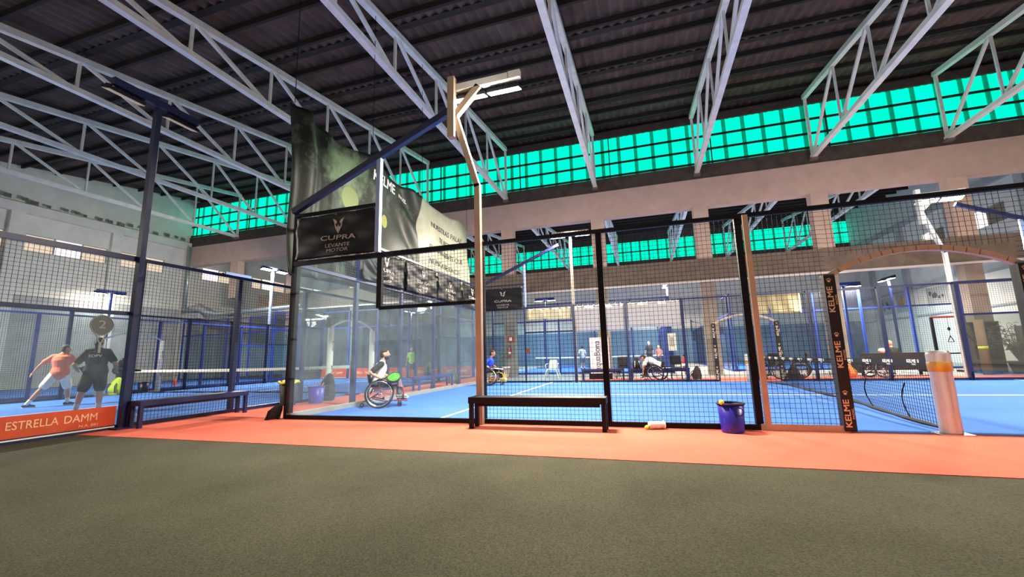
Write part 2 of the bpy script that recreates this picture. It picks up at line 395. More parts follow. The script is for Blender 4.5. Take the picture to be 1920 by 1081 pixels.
# lattice trusses, one per pillar
nodes = [12.12, 9.41, 6.6, 3.82, 1.1, -1.65, -4.2]
def make_truss():
    t = thing('roof_truss', 'x', 'roof truss', (0, YC, 9.87), 0, 'white lattice roof trusses')
    P = lambda y: V((0, y-YC, roofz(y)-9.87))
    B = lambda y: V((0, y-YC, .0))
    MB().bar(P(-6.2), P(15.2), .2, .2).build('top_chord', M_WHITE, t)
    MB().bar(B(-6.4), B(15.2), .2, .17).build('bottom_chord', M_WHITE, t)
    MB().bar(B(15.15), P(15.15), .11, .11).build('end_post', M_WHITE, t)
    for i, y in enumerate(nodes):
        MB().bar(B(y), P(y), .075, .075).build('vertical_strut', M_WHITE, t)
        y2 = 15.1 if i == 0 else nodes[i-1]
        MB().bar(P(y), B(y2), .1, .1).build('diagonal_strut', M_WHITE, t)
    MB().box((0, 0, -.12), (.3, .5, .1)).build('bearing_plate', M_BEAM, t)
    return t
tr = make_truss(); ordn = ['first', 'second', 'third', 'fourth', 'fifth', 'sixth', 'seventh', 'eighth', 'ninth']
for i, x in enumerate(reversed(CX)):
    lb = 'white steel lattice truss under the near roof, %s truss from the right' % ordn[i]
    if i == 0: tr.location.x = x; tr['label'] = lb
    else: dup(tr, (x, YC, 9.87), 0, lb)
for i, x in enumerate(reversed(CX)):
    q = dup(tr, (x, YC+21.8, 9.87), 0, 'white lattice truss of the far hall behind the pillars, %s from the right' % ordn[i]); q['group'] = 'white lattice trusses of the far hall'

# ------------------------------------------------------------------ court enclosures
def fence(name, label, o, rz, segs, posts, rails, mf, mw=None, mg=None, group=None, pw=.09):
    t = thing(name, label, 'fence', o, rz, group)
    for k, u0, u1, z0, z1 in segs:
        if k in 'gh': MB().box(((u0+u1)/2, 0, (z0+z1)/2), (u1-u0-.012, .012, z1-z0-.01)).build('glass_panel', GLASSD if k == 'h' else mg or GLASS, t)
        else: MB().wires(u0, u1, z0, z1).build('wire_mesh', mw or M_WIRE, t)
    for p in posts:
        u, z = p[:2]; pw_ = p[2] if len(p) > 2 else pw; b = MB(); b.box((u, .05, z/2+.005), (pw_, .09, z)); b.box((u, .1, .012), (pw_+.12, .26, .012))
        b.bar((u, .1, .02), (u, .1, .26), .012, .1)
        b.build('post', mf, t)
    for r in rails: 
        b = MB(); b.box(((r[0]+r[1])/2, .0, r[2]), (r[1]-r[0], .06, r[3] if len(r) > 3 else .06)); b.build('rail', r[4] if len(r) > 4 else mf, t)
    return t
def side(gate_top=True, right=True):
    s = [('g', 0, 2, .06, 2.98), ('m', 0, 2, 3.02, 4), ('g', 2, 4, .06, 1.98), ('m', 2, 4, 2.02, 3), ('m', 4, 6, .05, 3), ('m', 6, 8, .05, 3), ('m', 8, 9, .05, 3)]
    p = [(0, 4.05, .14), (2, 4 if 0 else 3.02, .04), (4, 3.03), (6, 3.03), (8, 3.03)]
    r = [(0, 2, 4.0), (0, 4, 3.0, .09), (2, 4, 2.0), (4, 9, 3.0), (0, 9, .045, .08)]
    if right:
        mir = lambda u: 20-u
        s += [(k, mir(b_), mir(a), c_, d) for k, a, b_, c_, d in s]
        p += [(mir(q[0]),)+q[1:] for q in p]; r += [(mir(q[1]), mir(q[0]))+q[2:] for q in r]
    if gate_top:
        s += [('m', 9, 11, 2.3, 3)]; r += [(9, 11, 3.0)]
    return s, p, r
def end(width=10):
    s = []; p = []
    for k in range(int(width/2)): s += [('g', 2*k, 2*k+2, .06, 2.98), ('m', 2*k, 2*k+2, 3.02, 4)]
    for k in range(int(width/2)+1): p.append((2*k, 4.03))
    return s, p, [(0, width, 4.0), (0, width, 3.0, .07), (0, width, .045, .08)]
s, p, r = side()
p = [q for q in p if q[0] not in (2,)]
fA = fence('court_fence', 'black framed padel court fence of glass and wire mesh nearest the camera', (0, 0, 0), 0, s, p, r, M_BLACK)
for u, zz in ((8.09, 3.0), (2, 0)):  # beige strips put in as the lit edges of the black frame
    if zz: MB().box((u, -.02, zz/2), (.07, .06, zz)).build('lit_post_edge', M_BEIGE, fA)
MB().box((8.5, -.03, .05), (1.0, .03, .09)).build('lit_rail_edge', M_BEIGE, fA)
MB().box((2.0, 0, 2.5), (.1, .07, 1.0)).build('mesh_frame', M_BLACK, fA)
for z in (.75, 1.5, 2.4):
    MB().box((.09, -.05, z), (.14, .06, .035)).build('glass_clamp', M_BLACK, fA)
s, p, r = side()
fence('court_fence', 'navy framed mesh and glass fence along the far side of the middle court', (20, 10, 0), PI, [('h' if k == 'g' and a < 5 else k, a, e, c_, d) for k, a, e, c_, d in s], p, r, M_NAVY, M_WIRE2, GLASS2)
s, p, r = end()
fence('court_back_wall', 'glass back wall with mesh top at the left end of the middle court', (0, 0, 0), PI/2, s, [q for q in p if q[0] > 0], r, M_NAVY, M_WIRE2, GLASS)
b = MB(); b.box((.06, 5, .06), (.1, 10, .1)); tag(b.build('base_kerb', M_CONC), 'low grey kerb strip under the glass back wall of the middle court', 'kerb')
s, p, r = side()
fence('court_fence', 'navy blue fence along the right side of the left court beside the blue bench', (-2.2, -5.3, 0), PI/2, s, p, r, M_NAVY, M_WIRE, GLASS)
s, p, r = side()
fence('court_fence', 'blue fence along the far left side of the left court behind its players', (-12.2, 14.7, 0), -PI/2, s, p, r, M_NAVY, M_WIRE2, GLASS2)
s, p, r = end()
fence('court_back_wall', 'blue framed glass end wall above the orange strips of the left court', (-2.2, 14.7, 0), PI, s, p, r, M_BLUEP, M_WIRE2, GLASS2)
s, p, r = side()
fence('court_fence', 'blue fence of the third court, left of the left court, with orange cones inside', (-13.9, -5.3, 0), PI/2, s, p, r, M_BLUEP, M_WIRE2, GLASS2)
s, p, r = end()
fence('court_back_wall', 'blue framed glass end wall of the third court at far left', (-13.9, 14.7, 0), PI, s, p, r, M_BLUEP, M_WIRE2, GLASS2)
s, p, r = end()
fence('court_back_wall', 'blue framed glass front of the far court straight behind the potted plant', (8.0, 17.3, 0), PI, s, p, r, M_BLUEP, M_WIRE2, GLASS2)
s, p, r = side()
fence('court_fence', 'blue fence along the right side of the far court beyond the pillars', (8.0, 17.3, 0), PI/2, s, p, r, M_BLUEP, M_WIRE2, GLASS2)
s, p, r = end()
fence('court_back_wall', 'blue framed glass front of the far right court behind the seated man', (21, 18.5, 0), PI, s, p, r, M_BLUEP, M_WIRE2, GLASS2)
s, p, r = side()
fence('court_fence', 'blue fence along the left side of the far right court', (11, 38.0, 0), -PI/2, s, p, r, M_BLUEP, M_WIRE2, GLASS2)

# ------------------------------------------------------------------ gates with padded posts
PAW = [(math.cos(a)*.5, math.sin(a)*.42-.25) for a in [k*PI/6 for k in range(12)]]
def paw(b, o, ux, uy, sc):
    b.poly(PAW, o, ux, uy, sc)
    for dx, dy in ((-.6, .35), (-.22, .68), (.22, .68), (.6, .35)):
        b.poly([(dx+.17*math.cos(k*PI/4), dy+.24*math.sin(k*PI/4)) for k in range(8)], o, ux, uy, sc)
def gate(label, loc, rz, black=True, group=None):
    t = thing('gate_frame', label, 'gate', loc, rz, group)
    arc = [V((-1+2*k/16, 0, 2.02+.3*math.sin(PI*k/16)**.8)) for k in range(17)]
    b = MB()
    for a, e in zip(arc, arc[1:]): b.bar(a, e+(e-a)*.05, .07 if black else .045)
    b.build('arch', M_BEIGE if black else M_WHITE, t)
    for sx in (-1, 1):
        q = MB(); q.loft([(sx, 0, .02), (sx, 0, .06), (sx, 0, 2.0), (sx, 0, 2.04)], [(.075, .075), (.09, .09), (.088, .088), (.07, .07)], 12, side=(1, 0, 0)) if not black else q.loft([(sx, 0, .03), (sx, 0, .05), (sx, 0, 2.03), (sx, 0, 2.05)], [(.085, .085), (.095, .095), (.092, .092), (.085, .085)], 4, side=(1, 1, 0))
        pd = q.build('post_pad', mat('black_pad', '#0e0e12', .65) if black else M_TAPEW, t)
        for fy in ((-1, 1) if black else ()):
            for z in (.25, .99, 1.71):
                L_ = MB(); ux = (0, 0, 1); uy = (fy, 0, 0); yy = fy*.0675
                if z < 1.5 or 1: L_.text('KELME', .092, (sx+.014*fy, yy, z), ux, uy, 1.3, .025)
                L_.text('PADEL', .034, (sx-.046*fy, yy, z), ux, uy, 1.4, .01)
                paw(L_, (sx+.012*fy, yy, z+.255), (fy*-1, 0, 0), (0, 0, 1), .036)
                L_.build('lettering', M_LETT, pd)
        if not black:
            for z in (.8, 1.5): MB().text('KELME', .09, (sx, -.091, z), (0, 0, 1), (-1, 0, 0), 1.1, .01).build('lettering', M_CHAR, pd)
    return t
gate('black padded gate posts with an arch, nearest the camera around the net post', (10, 0, 0), 0)
gate('black padded gate posts with an arch on the far side of the middle court', (10, 10, 0), 0)
gate('white padded gate posts between the left court and the red strip', (-2.2, 4.7, 0), PI/2, False)
gate('white padded gate posts on the far left side of the left court', (-12.2, 4.7, 0), PI/2, False)

# ------------------------------------------------------------------ nets
def net(label, loc, rz, L, black, h=.92):
    t = thing('padel_net', label, 'net', loc, rz)      # local x along the net
    sag = lambda u: h-.04*math.sin(PI*u)
    def bot(u): return .08+.10*abs(math.sin(PI*u*1.0))*(1 if black else .2)
    def off(u, v): return (.10*math.sin(PI*u)*math.sin(PI*v)+.03*math.sin(u*19)*(1-v)) if black else 0
    P = lambda u, v: V((L*u, off(u, v), bot(u)+(sag(u)-.05-bot(u))*v))
    n = int(L/.05); b = MB()
    for i in range(1, n):
        for j in range(6): b.bar(P(i/n, j/6), P(i/n, (j+1)/6), .004, caps=False)
    for j in range(1, 16):
        for i in range(30): b.bar(P(i/30, j/16), P((i+1)/30, j/16), .004, caps=False)
    b.build('net_mesh', M_WIRE, t)
    b = MB(); b.grid(lambda u, v: V((L*u, 0, sag(u)-.1+.1*v)), 30, 1); tp = b.build('tape', M_PVC if black else M_TAPEW, t, solid=.008)
    b = MB(); b.loft([P(k/30, 0) for k in range(31)], [.018+.012*abs(math.sin(k*2.1)) for k in range(31)], 6); b.build('bottom_cord', M_WIRE, t)
    if black:
        b = MB()
        for u in (.055, .16, .27): b.loft([P(u+.012*math.sin(k*.6), k/8) for k in range(6)], .009, 5)
        b.build('net_fold', M_WIRE, t)
    k = .35
    while k < L-.3:
        u = k/L
        for fy in (-1, 1):
            lt = MB(); o = (k, fy*.006, sag(u)-.04)
            if black:
                lt.text('KELME', .062, o, (-fy, 0, 0), (0, 0, 1), 1.15, .02); paw(lt, (k-fy*.15, fy*.006, sag(u)-.04), (-fy, 0, 0), (0, 0, 1), .028)
                lt.text('PADEL', .025, (k-fy*.05, fy*.006, sag(u)-.082), (-fy, 0, 0), (0, 0, 1), 1.3, .01)
            else: lt.text('PADEL PRO', .04, o, (-fy, 0, 0), (0, 0, 1), 1.2, .0)
            lt.build('lettering', M_LETW if black else M_CHAR, tp)
        k += .62 if black else 2.6
    return t
M_WRAP = mat('foam_wrap', '#c6c8c8', .35, noise=.06, scale=9, bump=.25); M_YTAPE = mat('yellow_tape', '#c99b3a', .4, noise=.1)
nt_ = net('black padel net with white lettered tape across the middle court', (10, .12, 0), PI/2, 9.76, True)
def netpost(label, loc, big):
    t = thing('net_post', label, 'net post', loc, 0, None)
    if big:
        b = MB(); b.lathe([(.1, .0), (.106, .03), (.104, .3), (.108, .5), (.105, .72), (.112, .8), (.115, .95), (.105, .99), (.08, 1.0)], 28); b.build('foam_wrap', M_WRAP, t, True)
        b = MB(); b.lathe([(.11, .745), (.114, .75), (.117, .86), (.113, .865)], 28); b.build('yellow_tape', M_YTAPE, t, True)
        b = MB(); b.box((.1, .1, .78), (.08, .08, .3)); b.build('winch_cover', M_WRAP, t)
        b = MB(); b.box((0, 0, .006), (.34, .24, .012)); b.build('base_plate', M_CHROME, t)
    else:
        b = MB(); b.lathe([(.1, 0), (.1, .9), (.08, .93)], 16); b.build('foam_wrap', M_TAPEW, t, True)
        b = MB(); b.lathe([(.102, .6), (.104, .61), (.104, .7), (.102, .71)], 16); b.build('yellow_tape', M_YTAPE, t, True)
    return t
netpost('thick cream foam wrapped net post with yellow tape, nearest the camera', (10.05, .02, .012), True)
netpost('slim white wrapped net post at the far end of the black net', (10, 10.0, .012), False)
net('padel net with white tape across the left court', (-12.1, 4.7, 0), 0, 9.8, False)
def bluepost(label, loc):
    t = thing('net_post', label, 'net post', loc)
    b = MB(); b.box((0, 0, .5), (.12, .12, 1.0)); b.build('shaft', M_NAVY, t); b = MB(); b.box((0, 0, .02), (.3, .3, .04)); b.bar((0, -.05, .02), (0, .12, .25), .02, .1); b.build('base_plate', M_NAVY, t)
bluepost('blue steel net post at the right end of the white taped net', (-2.15, 4.7, .018))
bluepost('blue steel net post at the left end of the white taped net', (-12.25, 4.7, .018))
net('white taped net across the far court beyond the glass', (-1.9, 27.1, 0), 0, 9.8, False)

# ------------------------------------------------------------------ floodlight masts
def area(parent, loc, sx, sy, watts, rot=(0, 0, 0), col=(1, .89, .74)):
    l = bpy.data.lights.new('lamp_light', 'AREA'); l.shape = 'RECTANGLE'; l.size = sx; l.size_y = sy; l.energy = watts; l.color = col
    o = bpy.data.objects.new('lamp_light', l); COL.objects.link(o); o.parent = parent; o.location = loc; o.rotation_euler = rot; return o
def mast_fill(parent, loc, watts):      # added fill point light under each lit bar, brightens trusses and walls
    l = bpy.data.lights.new('lamp_fill', 'POINT'); l.shadow_soft_size = .3; l.energy = watts; l.color = (1, .91, .78)
    o = bpy.data.objects.new('lamp_fill', l); COL.objects.link(o); o.parent = parent; o.location = loc
def heads(t, xs, y, z, lit, watts, tilt=0., mh=M_BLACK, L=.6):
    for x in xs:
        b = MB(); R = Matrix.Rotation(tilt, 3, 'X'); b.box((x, y, z), (L, .22, .06), R)
        for k in range(5): b.box((x-L*.4+L*.2*k, y, z+.05), (.03, .18, .05), R)
        hd = b.build('lamp_head', mh, t)
        b = MB(); b.box((x, y-.0, z-.035), (L*.97, .2, .014), R); b.build('led_panel', M_LED if lit else M_LEDOFF, hd)
        if lit: area(t, (x, y, z-.06), L*.95, .2, watts, (tilt, 0, 0))
    if lit: mast_fill(t, (sum(xs)/len(xs), y, z-.3), watts*.22)
def mast(label, loc, rz, bent, lit, watts, strut=0, mp=M_BEIGE, H=6., tilt=.35, flip=1):
    t = thing('floodlight_mast', label, 'floodlight', loc, rz, 'court floodlight masts'); P = .1
    if bent:
        b = MB(); b.bar((0, 0, 0), (0, 0, 4.05), P, P); b.bar((0, 0, 4.0), (-.42, 0, 5.42), P, P); b.build('pole', mp, t)
        b = MB(); b.bar((-.46, -.06, 4.98), (-.46, -.06, 6.16), .13, .13); b.build('mounting_tube', mp, t)
        b = MB(); b.bar((-.5, 0, 5.97), (.62, 0, 5.97), .1, .13); b.box((.72, 0, 5.98), (.22, .1, .14)); b.build('cross_bar', M_WHITE, t)
        b = MB(); b.bar((-.44, 0, 5.42), (.05, 0, 5.92), .1, .12); b.build('brace', mp, t)
        heads(t, (-.15, .5), .1, 5.82, lit, watts, tilt)
    else:
        b = MB(); b.bar((0, 0, 0), (0, 0, H-.1), .09, .11); b.box((0, 0, .02), (.3, .3, .04)); b.build('pole', mp, t)
        b = MB(); b.bar((-.75, 0, H), (.75, 0, H), .09, .14); b.build('cross_bar', mp, t)
        heads(t, (-.5, .5), .12*flip, H-.1, lit, watts, tilt)
    if strut:
        sg = strut; b = MB(); b.bar((sg*4, 0, 4.06), (sg*.5, 0, 5.56), .1, .12); b.build('strut', M_NAVY, t)
        b = MB(); b.bar((sg*2, -.0, 3.03), (sg*2, -.0, 4.93), .085, .085); b.build('support_pole', mat('pale_blue_steel', '#8fa6d8', .35), t)
    return t
mast('beige cranked floodlight mast at the near side of the middle court, lamp lit', (4, -.1, 0), 0, True, True, LAMP_W, -1)
mast('floodlight mast rising behind the small far banner of the middle court', (4, 10.1, 0), 0, False, True, LAMP_W, -1, M_BEIGE, tilt=-.35, flip=-1)
mast('cranked white floodlight mast at the far right of the middle court', (16, 10.1, 0), 0, True, True, LAMP_W, 1, M_WHITE, tilt=-.35)
mast('floodlight mast at the near right side of the middle court', (16, -.1, 0), 0, False, True, LAMP_W, 1, M_BEIGE)
mast('tall navy blue floodlight mast beside the blue bench, T-bar unlit', (-2.12, -1.42, 0), PI/2, False, False, 0, 0, M_NAVY, 6.1)
mast('pale blue floodlight mast with a glowing bar beyond the left court', (-12.3, 10.9, 0), PI/2, False, True, LAMP_W, 0, mat('pale_blue_steel', '#8fa6d8'), 6.05, -.3, -1)
mast('blue floodlight mast with twin heads at the third court', (-13.85, 10.2, 0), PI/2, False, True, LAMP_W*.4, 0, mat('pale_blue_steel', '#8fa6d8'), 5.7, .8)
mast('distant blue mast with a bright round glare at the far left', (-23.8, 10.2, 0), PI/2, False, True, LAMP_W*.05, 0, M_BLUEP, 5.5, .3)
mast('floodlight mast on the left fence of the left court, near end', (-12.3, -1.4, 0), PI/2, False, True, LAMP_W, 0, M_NAVY, 6.0, -.3, -1)
mast('blue mast with a small bright lamp right of the near gate', (16.2, 18.0, 0), 0, False, True, LAMP_W*.7, 0, M_BLUEP, 4.2, 0)
mast('blue mast beside the far court beyond the pillar row', (8.2, 21.3, 0), PI/2, False, True, LAMP_W, 0, M_BLUEP, 5.3, 0)
for x_, y_, l_ in ((8.2, 32.5, 'added blue fill light mast at the back right corner of the far court'), (-2.3, 32.5, 'added blue fill light mast at the back left corner of the far court'), (10.8, 24.0, 'added blue fill light mast at the left side of the far right court'), (-13, 26.5, 'added blue fill light mast beyond the left court end wall, deep in far hall'), (21.4, 25.0, 'added blue fill light mast at the right side of the far right court')):
    mast(l_, (x_, y_, 0), PI/2, False, True, LAMP_W*.5, 0, M_NAVY, 5.3, 0)  # extra masts added to brighten the far hall
mast('short blue mast with a tiny bright lamp behind the far banner', (-.4, 24.5, 0), 0, False, True, LAMP_W, 0, M_BLUEP, 5.3, 0)

# ------------------------------------------------------------------ banners
EMB = [(0, -1), (.13, -.55), (.2, -.1), (.38, .05), (.33, -.12), (.52, .02), (.62, .42), (.36, .3), (.22, .52), (.5, .66), (.95, .95), (1.0, .72), (.72, .5), (.74, .3), (.66, -.05), (.36, -.5)]
def emblem(b, o, ux, uy, sc, fn=None):
    for sg in (-1, 1):
        H = [(-.0, -.98), (.36, -.5), (.62, -.08), (.7, .38), (1.02, .92), (.42, .7), (.2, .42), (.34, .26), (.5, .3), (.44, .0), (.28, -.2), (.12, -.02), (.1, .22), (0.02, -.2)]
        pts = [(sg*x*.8, y) for x, y in H]
        if sg < 0: pts.reverse()
        b.poly(pts, o, ux, uy, sc)
def small_banner(name, label, loc, rz, wd, ht, group, wr=.03, droop=0, text=True, seed=0, folds=3):
    t = thing(name, label, 'banner', loc, rz, group); rr = random.Random(seed)
    ph = [rr.uniform(0, 6) for _ in range(6)]
    f = lambda x, z: wr*(math.sin(7*x/wd+5*z/ht+ph[0])*.5+math.sin((x/wd-z/ht)*11+ph[1])*.3+.25*math.sin(19*(x/wd*.6+z/ht)+ph[2]))-wr
    top = lambda u: ht-droop*math.sin(PI*u)*(.6+.4*math.sin(u*PI*2))
    b = MB(); b.grid(lambda u, v: V((wd*u, f(wd*u, ht*v), (top(u))*v)), 36, 20)
    sh = b.build('sheet', M_PVC, t, True, solid=.006)
    for k in range(5): MB().torus((wd*(.03+.235*k), f(wd*(.03+.235*k), ht)-.004, top(.03+.235*k)-.03), .014, .004, (0, 1, 0), 10, 4).build('eyelet', M_CHROME, sh)
    if text:
        fn = lambda q: -f(q.x, q.z)
        L_ = MB(); ux, uy = (1, 0, 0), (0, 0, 1)
        s_ = wd/1.85
        emblem(L_, (wd*.53, -.008+min(0, f(wd*.53, ht*.72)), ht*.7), ux, uy, .16*s_); L_.build('emblem', M_LET, sh)
        for tx, sz, z, sx, bo in (('CUPRA', .135, .42, 1.75, .012), ('LEVANTE', .10, .245, 1.35, 0), ('MOTOR', .10, .13, 1.35, 0)):
            MB().text(tx, sz*s_, (wd*.53, -.006, ht*z), ux, uy, sx, bo, 0, fn).build('lettering', M_LET, sh)
    return t
small_banner('sponsor_banner', 'large black car sponsor banner in the mesh top of the near left fence panel', (.08, -.04, 3.06), 0, 1.88, .86, 'black sponsor banners', .03, seed=1)
small_banner('sponsor_banner', 'small black sponsor banner on the far fence, behind the beige floodlight pole', (.12, 9.93, 2.95), 0, 1.84, .93, 'black sponsor banners', .02, seed=2)
for y, dr, n in ((2.06, .55, 'drooping black sponsor banner on the back wall mesh, nearest of its row'), (4.06, .1, 'black sponsor banner on the back wall mesh, second of its row from the camera'), (6.06, .0, 'black sponsor banner on the back wall mesh, third of its row from the camera'), (8.06, .05, 'black sponsor banner on the back wall mesh, farthest of its row')):
    small_banner('sponsor_banner', n, (.05, y, 3.04), PI/2, 1.86, .9, 'sponsor banners of the back wall', .04, dr, True, int(y*10))
def big_banner():
    t = thing('hanging_banner', 'huge green and black padel banner with pale lettered end, hung above the back wall', 'banner', (-.24, 0, 0), 0)
    m = bpy.data.materials.new('printed_banner'); m.use_nodes = True; N = m.node_tree.nodes; L = m.node_tree.links
    bs = N['Principled BSDF']; bs.inputs['Roughness'].default_value = .5; bs.inputs['Specular IOR Level'].default_value = .3
    tc = N.new('ShaderNodeTexCoord'); sp = N.new('ShaderNodeSeparateXYZ'); L.new(tc.outputs['Object'], sp.inputs[0])
    def M(op, a, b_=None):
        n = N.new('ShaderNodeMath'); n.operation = op; n.use_clamp = op == 'POWER'
        for i, x in enumerate((a, b_)):
            if x is None: continue
            if isinstance(x, (int, float)): n.inputs[i].default_value = x
            else: L.new(x, n.inputs[i])
        return n.outputs[0]
    def R_(x, a, e, lo=0., hi=1.):
        n = N.new('ShaderNodeMapRange'); n.inputs[1].default_value = a; n.inputs[2].default_value = e; n.inputs[3].default_value = lo; n.inputs[4].default_value = hi; L.new(x, n.inputs[0]); return n.outputs[0]
    def mix(f, a, b_):
        n = N.new('ShaderNodeMix'); n.data_type = 'RGBA'; L.new(f, n.inputs[0])
        for i, x in ((6, a), (7, b_)):
            if isinstance(x, tuple): n.inputs[i].default_value = (*x, 1)
            else: L.new(x, n.inputs[i])
        return n.outputs[2]
    def dist(cy, cz, sy, sz):
        return M('SQRT', M('ADD', M('POWER', M('ABSOLUTE', M('DIVIDE', M('SUBTRACT', sp.outputs[1], cy), sy)), 2), M('POWER', M('ABSOLUTE', M('DIVIDE', M('SUBTRACT', sp.outputs[2], cz), sz)), 2)))
    no = N.new('ShaderNodeTexNoise'); no.inputs['Scale'].default_value = 2.2; no.inputs['Detail'].default_value = 8; no.inputs['Roughness'].default_value = .7
    L.new(tc.outputs['Object'], no.inputs['Vector'])
    base = mix(R_(no.outputs[0], .45, .75), tuple(lin('#0e140f')), tuple(lin('#222f22')))
    dd = M('SUBTRACT', dist(1.75, 5.75, .95, .95), M('MULTIPLY', M('SUBTRACT', no.outputs[0], .5), 2.2))
    col = mix(R_(dd, 1.0, .25), base, tuple(lin('#64795c')))
    col = mix(R_(dist(1.95, 5.12, .36, .32), 1.0, .93), col, tuple(lin('#6c7a4c')))
    col = mix(R_(dist(3.35, 4.95, .12, .2), 1.0, .93), col, tuple(lin('#84893f')))
    edge = M('ADD', M('ABSOLUTE', M('SUBTRACT', sp.outputs[2], 5.2)), sp.outputs[1])      # chevron between the two prints
    pale = mix(R_(no.outputs[0], .35, .7), tuple(lin('#8f917c')), tuple(lin('#a5a48e')))
    d2 = M('SUBTRACT', sp.outputs[1], M('MULTIPLY', M('ABSOLUTE', M('SUBTRACT', sp.outputs[2], 5.2)), .32))
    col = mix(R_(d2, 5.10, 5.14), col, pale); L.new(col, bs.inputs['Base Color'])
    f = lambda y, z: .10*math.sin(y*9+.6*z)*max(0, 1-y/1.6)*1.3+.05*math.sin(2.3*y+1.2*z)+.09*math.exp(-((y-4.7)/.5)**2)*math.sin(5*z+4*y)+.04*math.sin(y*1.1-z*2.2)
    top = lambda y: 6.62-.16*abs(math.sin(y*PI/2.75))-.10*min(1, y/5)+.05*math.sin(y*3)
    b = MB(); b.grid(lambda u, v: V((f(9.4*u, 2.85+(top(9.4*u)-2.85)*v), 9.4*u-.02, 2.85+(top(9.4*u)-2.85)*v)), 150, 40)
    sh = b.build('sheet', m, t, True, solid=.006)
    ux, uy = (0, 1, 0), (0, 0, 1); fn = lambda q: f(q.y, q.z)+.008
    for tx, sz, y, z, sx, mm, bo in (('KELME', .40, 3.3, 6.08, 1.05, M_LETW, .02), ('PADEL', .17, 4.45, 6.02, 1.2, M_LETW, .012), ('NUESTRAS PALAS', .27, 7.3, 5.66, 1.22, M_CHAR, .012), ('TE RETAN', .27, 7.4, 5.25, 1.22, M_CHAR, .012), ('BUSCAN GENTE QUE', .27, 7.35, 4.84, 1.12, M_CHAR, .012), ('NUNCA SE RINDE', .27, 7.3, 4.38, 1.2, M_CHAR, .012)):
        MB().text(tx, sz, (0, y, z), ux, uy, sx, bo, 0, fn).build('lettering', mm, sh)
    for y in (0, 2.75, 5.5, 9.3):
        MB().bar((0, y, top(y)-.03), (-.04, y, roofz(y)+.02), .012).build('hanging_rope', M_WIRE, t)
big_banner()
def strip_banner(label, loc, rz, wd, ht, words_, sub, wsz, group=None):
    t = thing('strip_banner', label, 'banner', loc, rz, group)
    sh = MB().box((wd/2, -.012, ht/2), (wd, .008, ht)).build('sheet', M_ORB, t)
    MB().box((wd/2, -.014, -.012), (wd, .02, .02)).build('bottom_trim', M_TAPEW, sh)
    for tx, sz, x, z, sx, bo in words_+sub: MB().text(tx, sz, (x, -.017, z), (1, 0, 0), (0, 0, 1), sx, bo, .002).build('lettering', M_CREAM, sh)
    return t
strip_banner('orange beer sponsor strip along the base of the left court glass, nearest the camera', (-2.19, -3.27, .07), PI/2, 1.78, .33, [('ESTRELLA', .165, .74, .185, .82, .010), ('DAMM', .165, 1.31, .185, .9, .010)], [('N.A. 881', .06, 1.42, .065, 1.2, .0)], 0, 'orange sponsor strips')
strip_banner('orange beer sponsor strip on the left court glass, cut by the left picture edge', (-2.19, -5.25, .07), PI/2, 1.9, .33, [('ESTRELLA', .165, .74, .185, .82, .010), ('DAMM', .165, 1.31, .185, .9, .010)], [('N.A. 881', .06, 1.42, .065, 1.2, .0)], 0, 'orange sponsor strips')
for k in range(5):
    strip_banner('orange strip banner at the foot of the left court end wall, %s from the left' % ordn[k], (-12.1+2*k, 14.66, .08), 0, 1.8, .52, [('ESTRELLA', .2, .62, .26, .7, .02), ('DAMM', .2, 1.3, .26, .75, .02)], [], 0, 'orange strips on the end wall')
M_TARP = mat('cream_tarp', '#b5aca5', .7, noise=.04); M_TARP2 = mat('yellow_tarp', '#cbbf95', .7, noise=.05)
def tarp(label, loc, wd, ht, m, rz=0):
    t = thing('tarpaulin', label, 'tarpaulin', loc, rz)
    b = MB(); b.grid(lambda u, v: V((wd*u, -.02-.012*math.sin(u*17+v*3), ht*v+.02*math.sin(u*6)*(1-v))), 24, 8); b.build('sheet', m, t, True, solid=.005)
    b = MB(); b.bar((0, -.02, ht), (wd, -.02, ht), .012)
    for k in range(9): b.bar((wd*(k+.5)/9, -.02, ht), (wd*(k+.5)/9, .03, ht+.05), .008)
    b.build('lacing', M_LETW, t); return t
tarp('cream tarpaulin on the far fence right of the roll-up sign', (4.08, 9.95, 1.93), 1.86, 1.02, M_TARP)
tarp('cream tarpaulin on the far fence above the man bending in a wheelchair', (6.08, 9.95, 2.02), 1.86, .93, M_TARP)
tarp('yellowish tarpaulin high on the far fence above the white chair', (2.1, 9.98, 2.5), 1.8, .44, M_TARP2)
tarp('pale yellow board on the wall beyond the far arched gate', (12.4, 18.42, 2.92), 2.05, 1.05, M_TARP2)
# racket shaped court number
t = thing('court_number_sign', 'translucent grey racket shaped sign with number 2 on the left court glass', 'sign', (-2.18, -1.85, 1.5), PI/2)
M_SIGN = mat('sign_grey', '#55605a', .4); M_RIM = mat('sign_rim', '#8b948c', .4)
b = MB(); out = [(.165*math.cos(a)*(1-.18*max(0, -math.sin(a))), .19+.17*math.sin(a)) for a in [2*PI*k/28 for k in range(28)]]
b.poly(out, (0, -.02, .07), (1, 0, 0), (0, 0, 1), 1, .002); f_ = b.build('face', M_SIGN, t, solid=.006)
b = MB(); b.loft([(x, -.024, z+.07) for x, z in out], .008, 5, closed=True); b.bar((-.07, -.024, .12), (-.02, -.024, -.02), .014); b.bar((.07, -.024, .12), (.02, -.024, -.02), .014); b.bar((0, -.024, -.02), (0, -.024, -.2), .035, .014); b.build('rim', M_RIM, t)
MB().text('2', .19, (0, -.024, .27), (1, 0, 0), (0, 0, 1), 1.2, .01, .006).build('lettering', MATS['sign_rim'], f_)

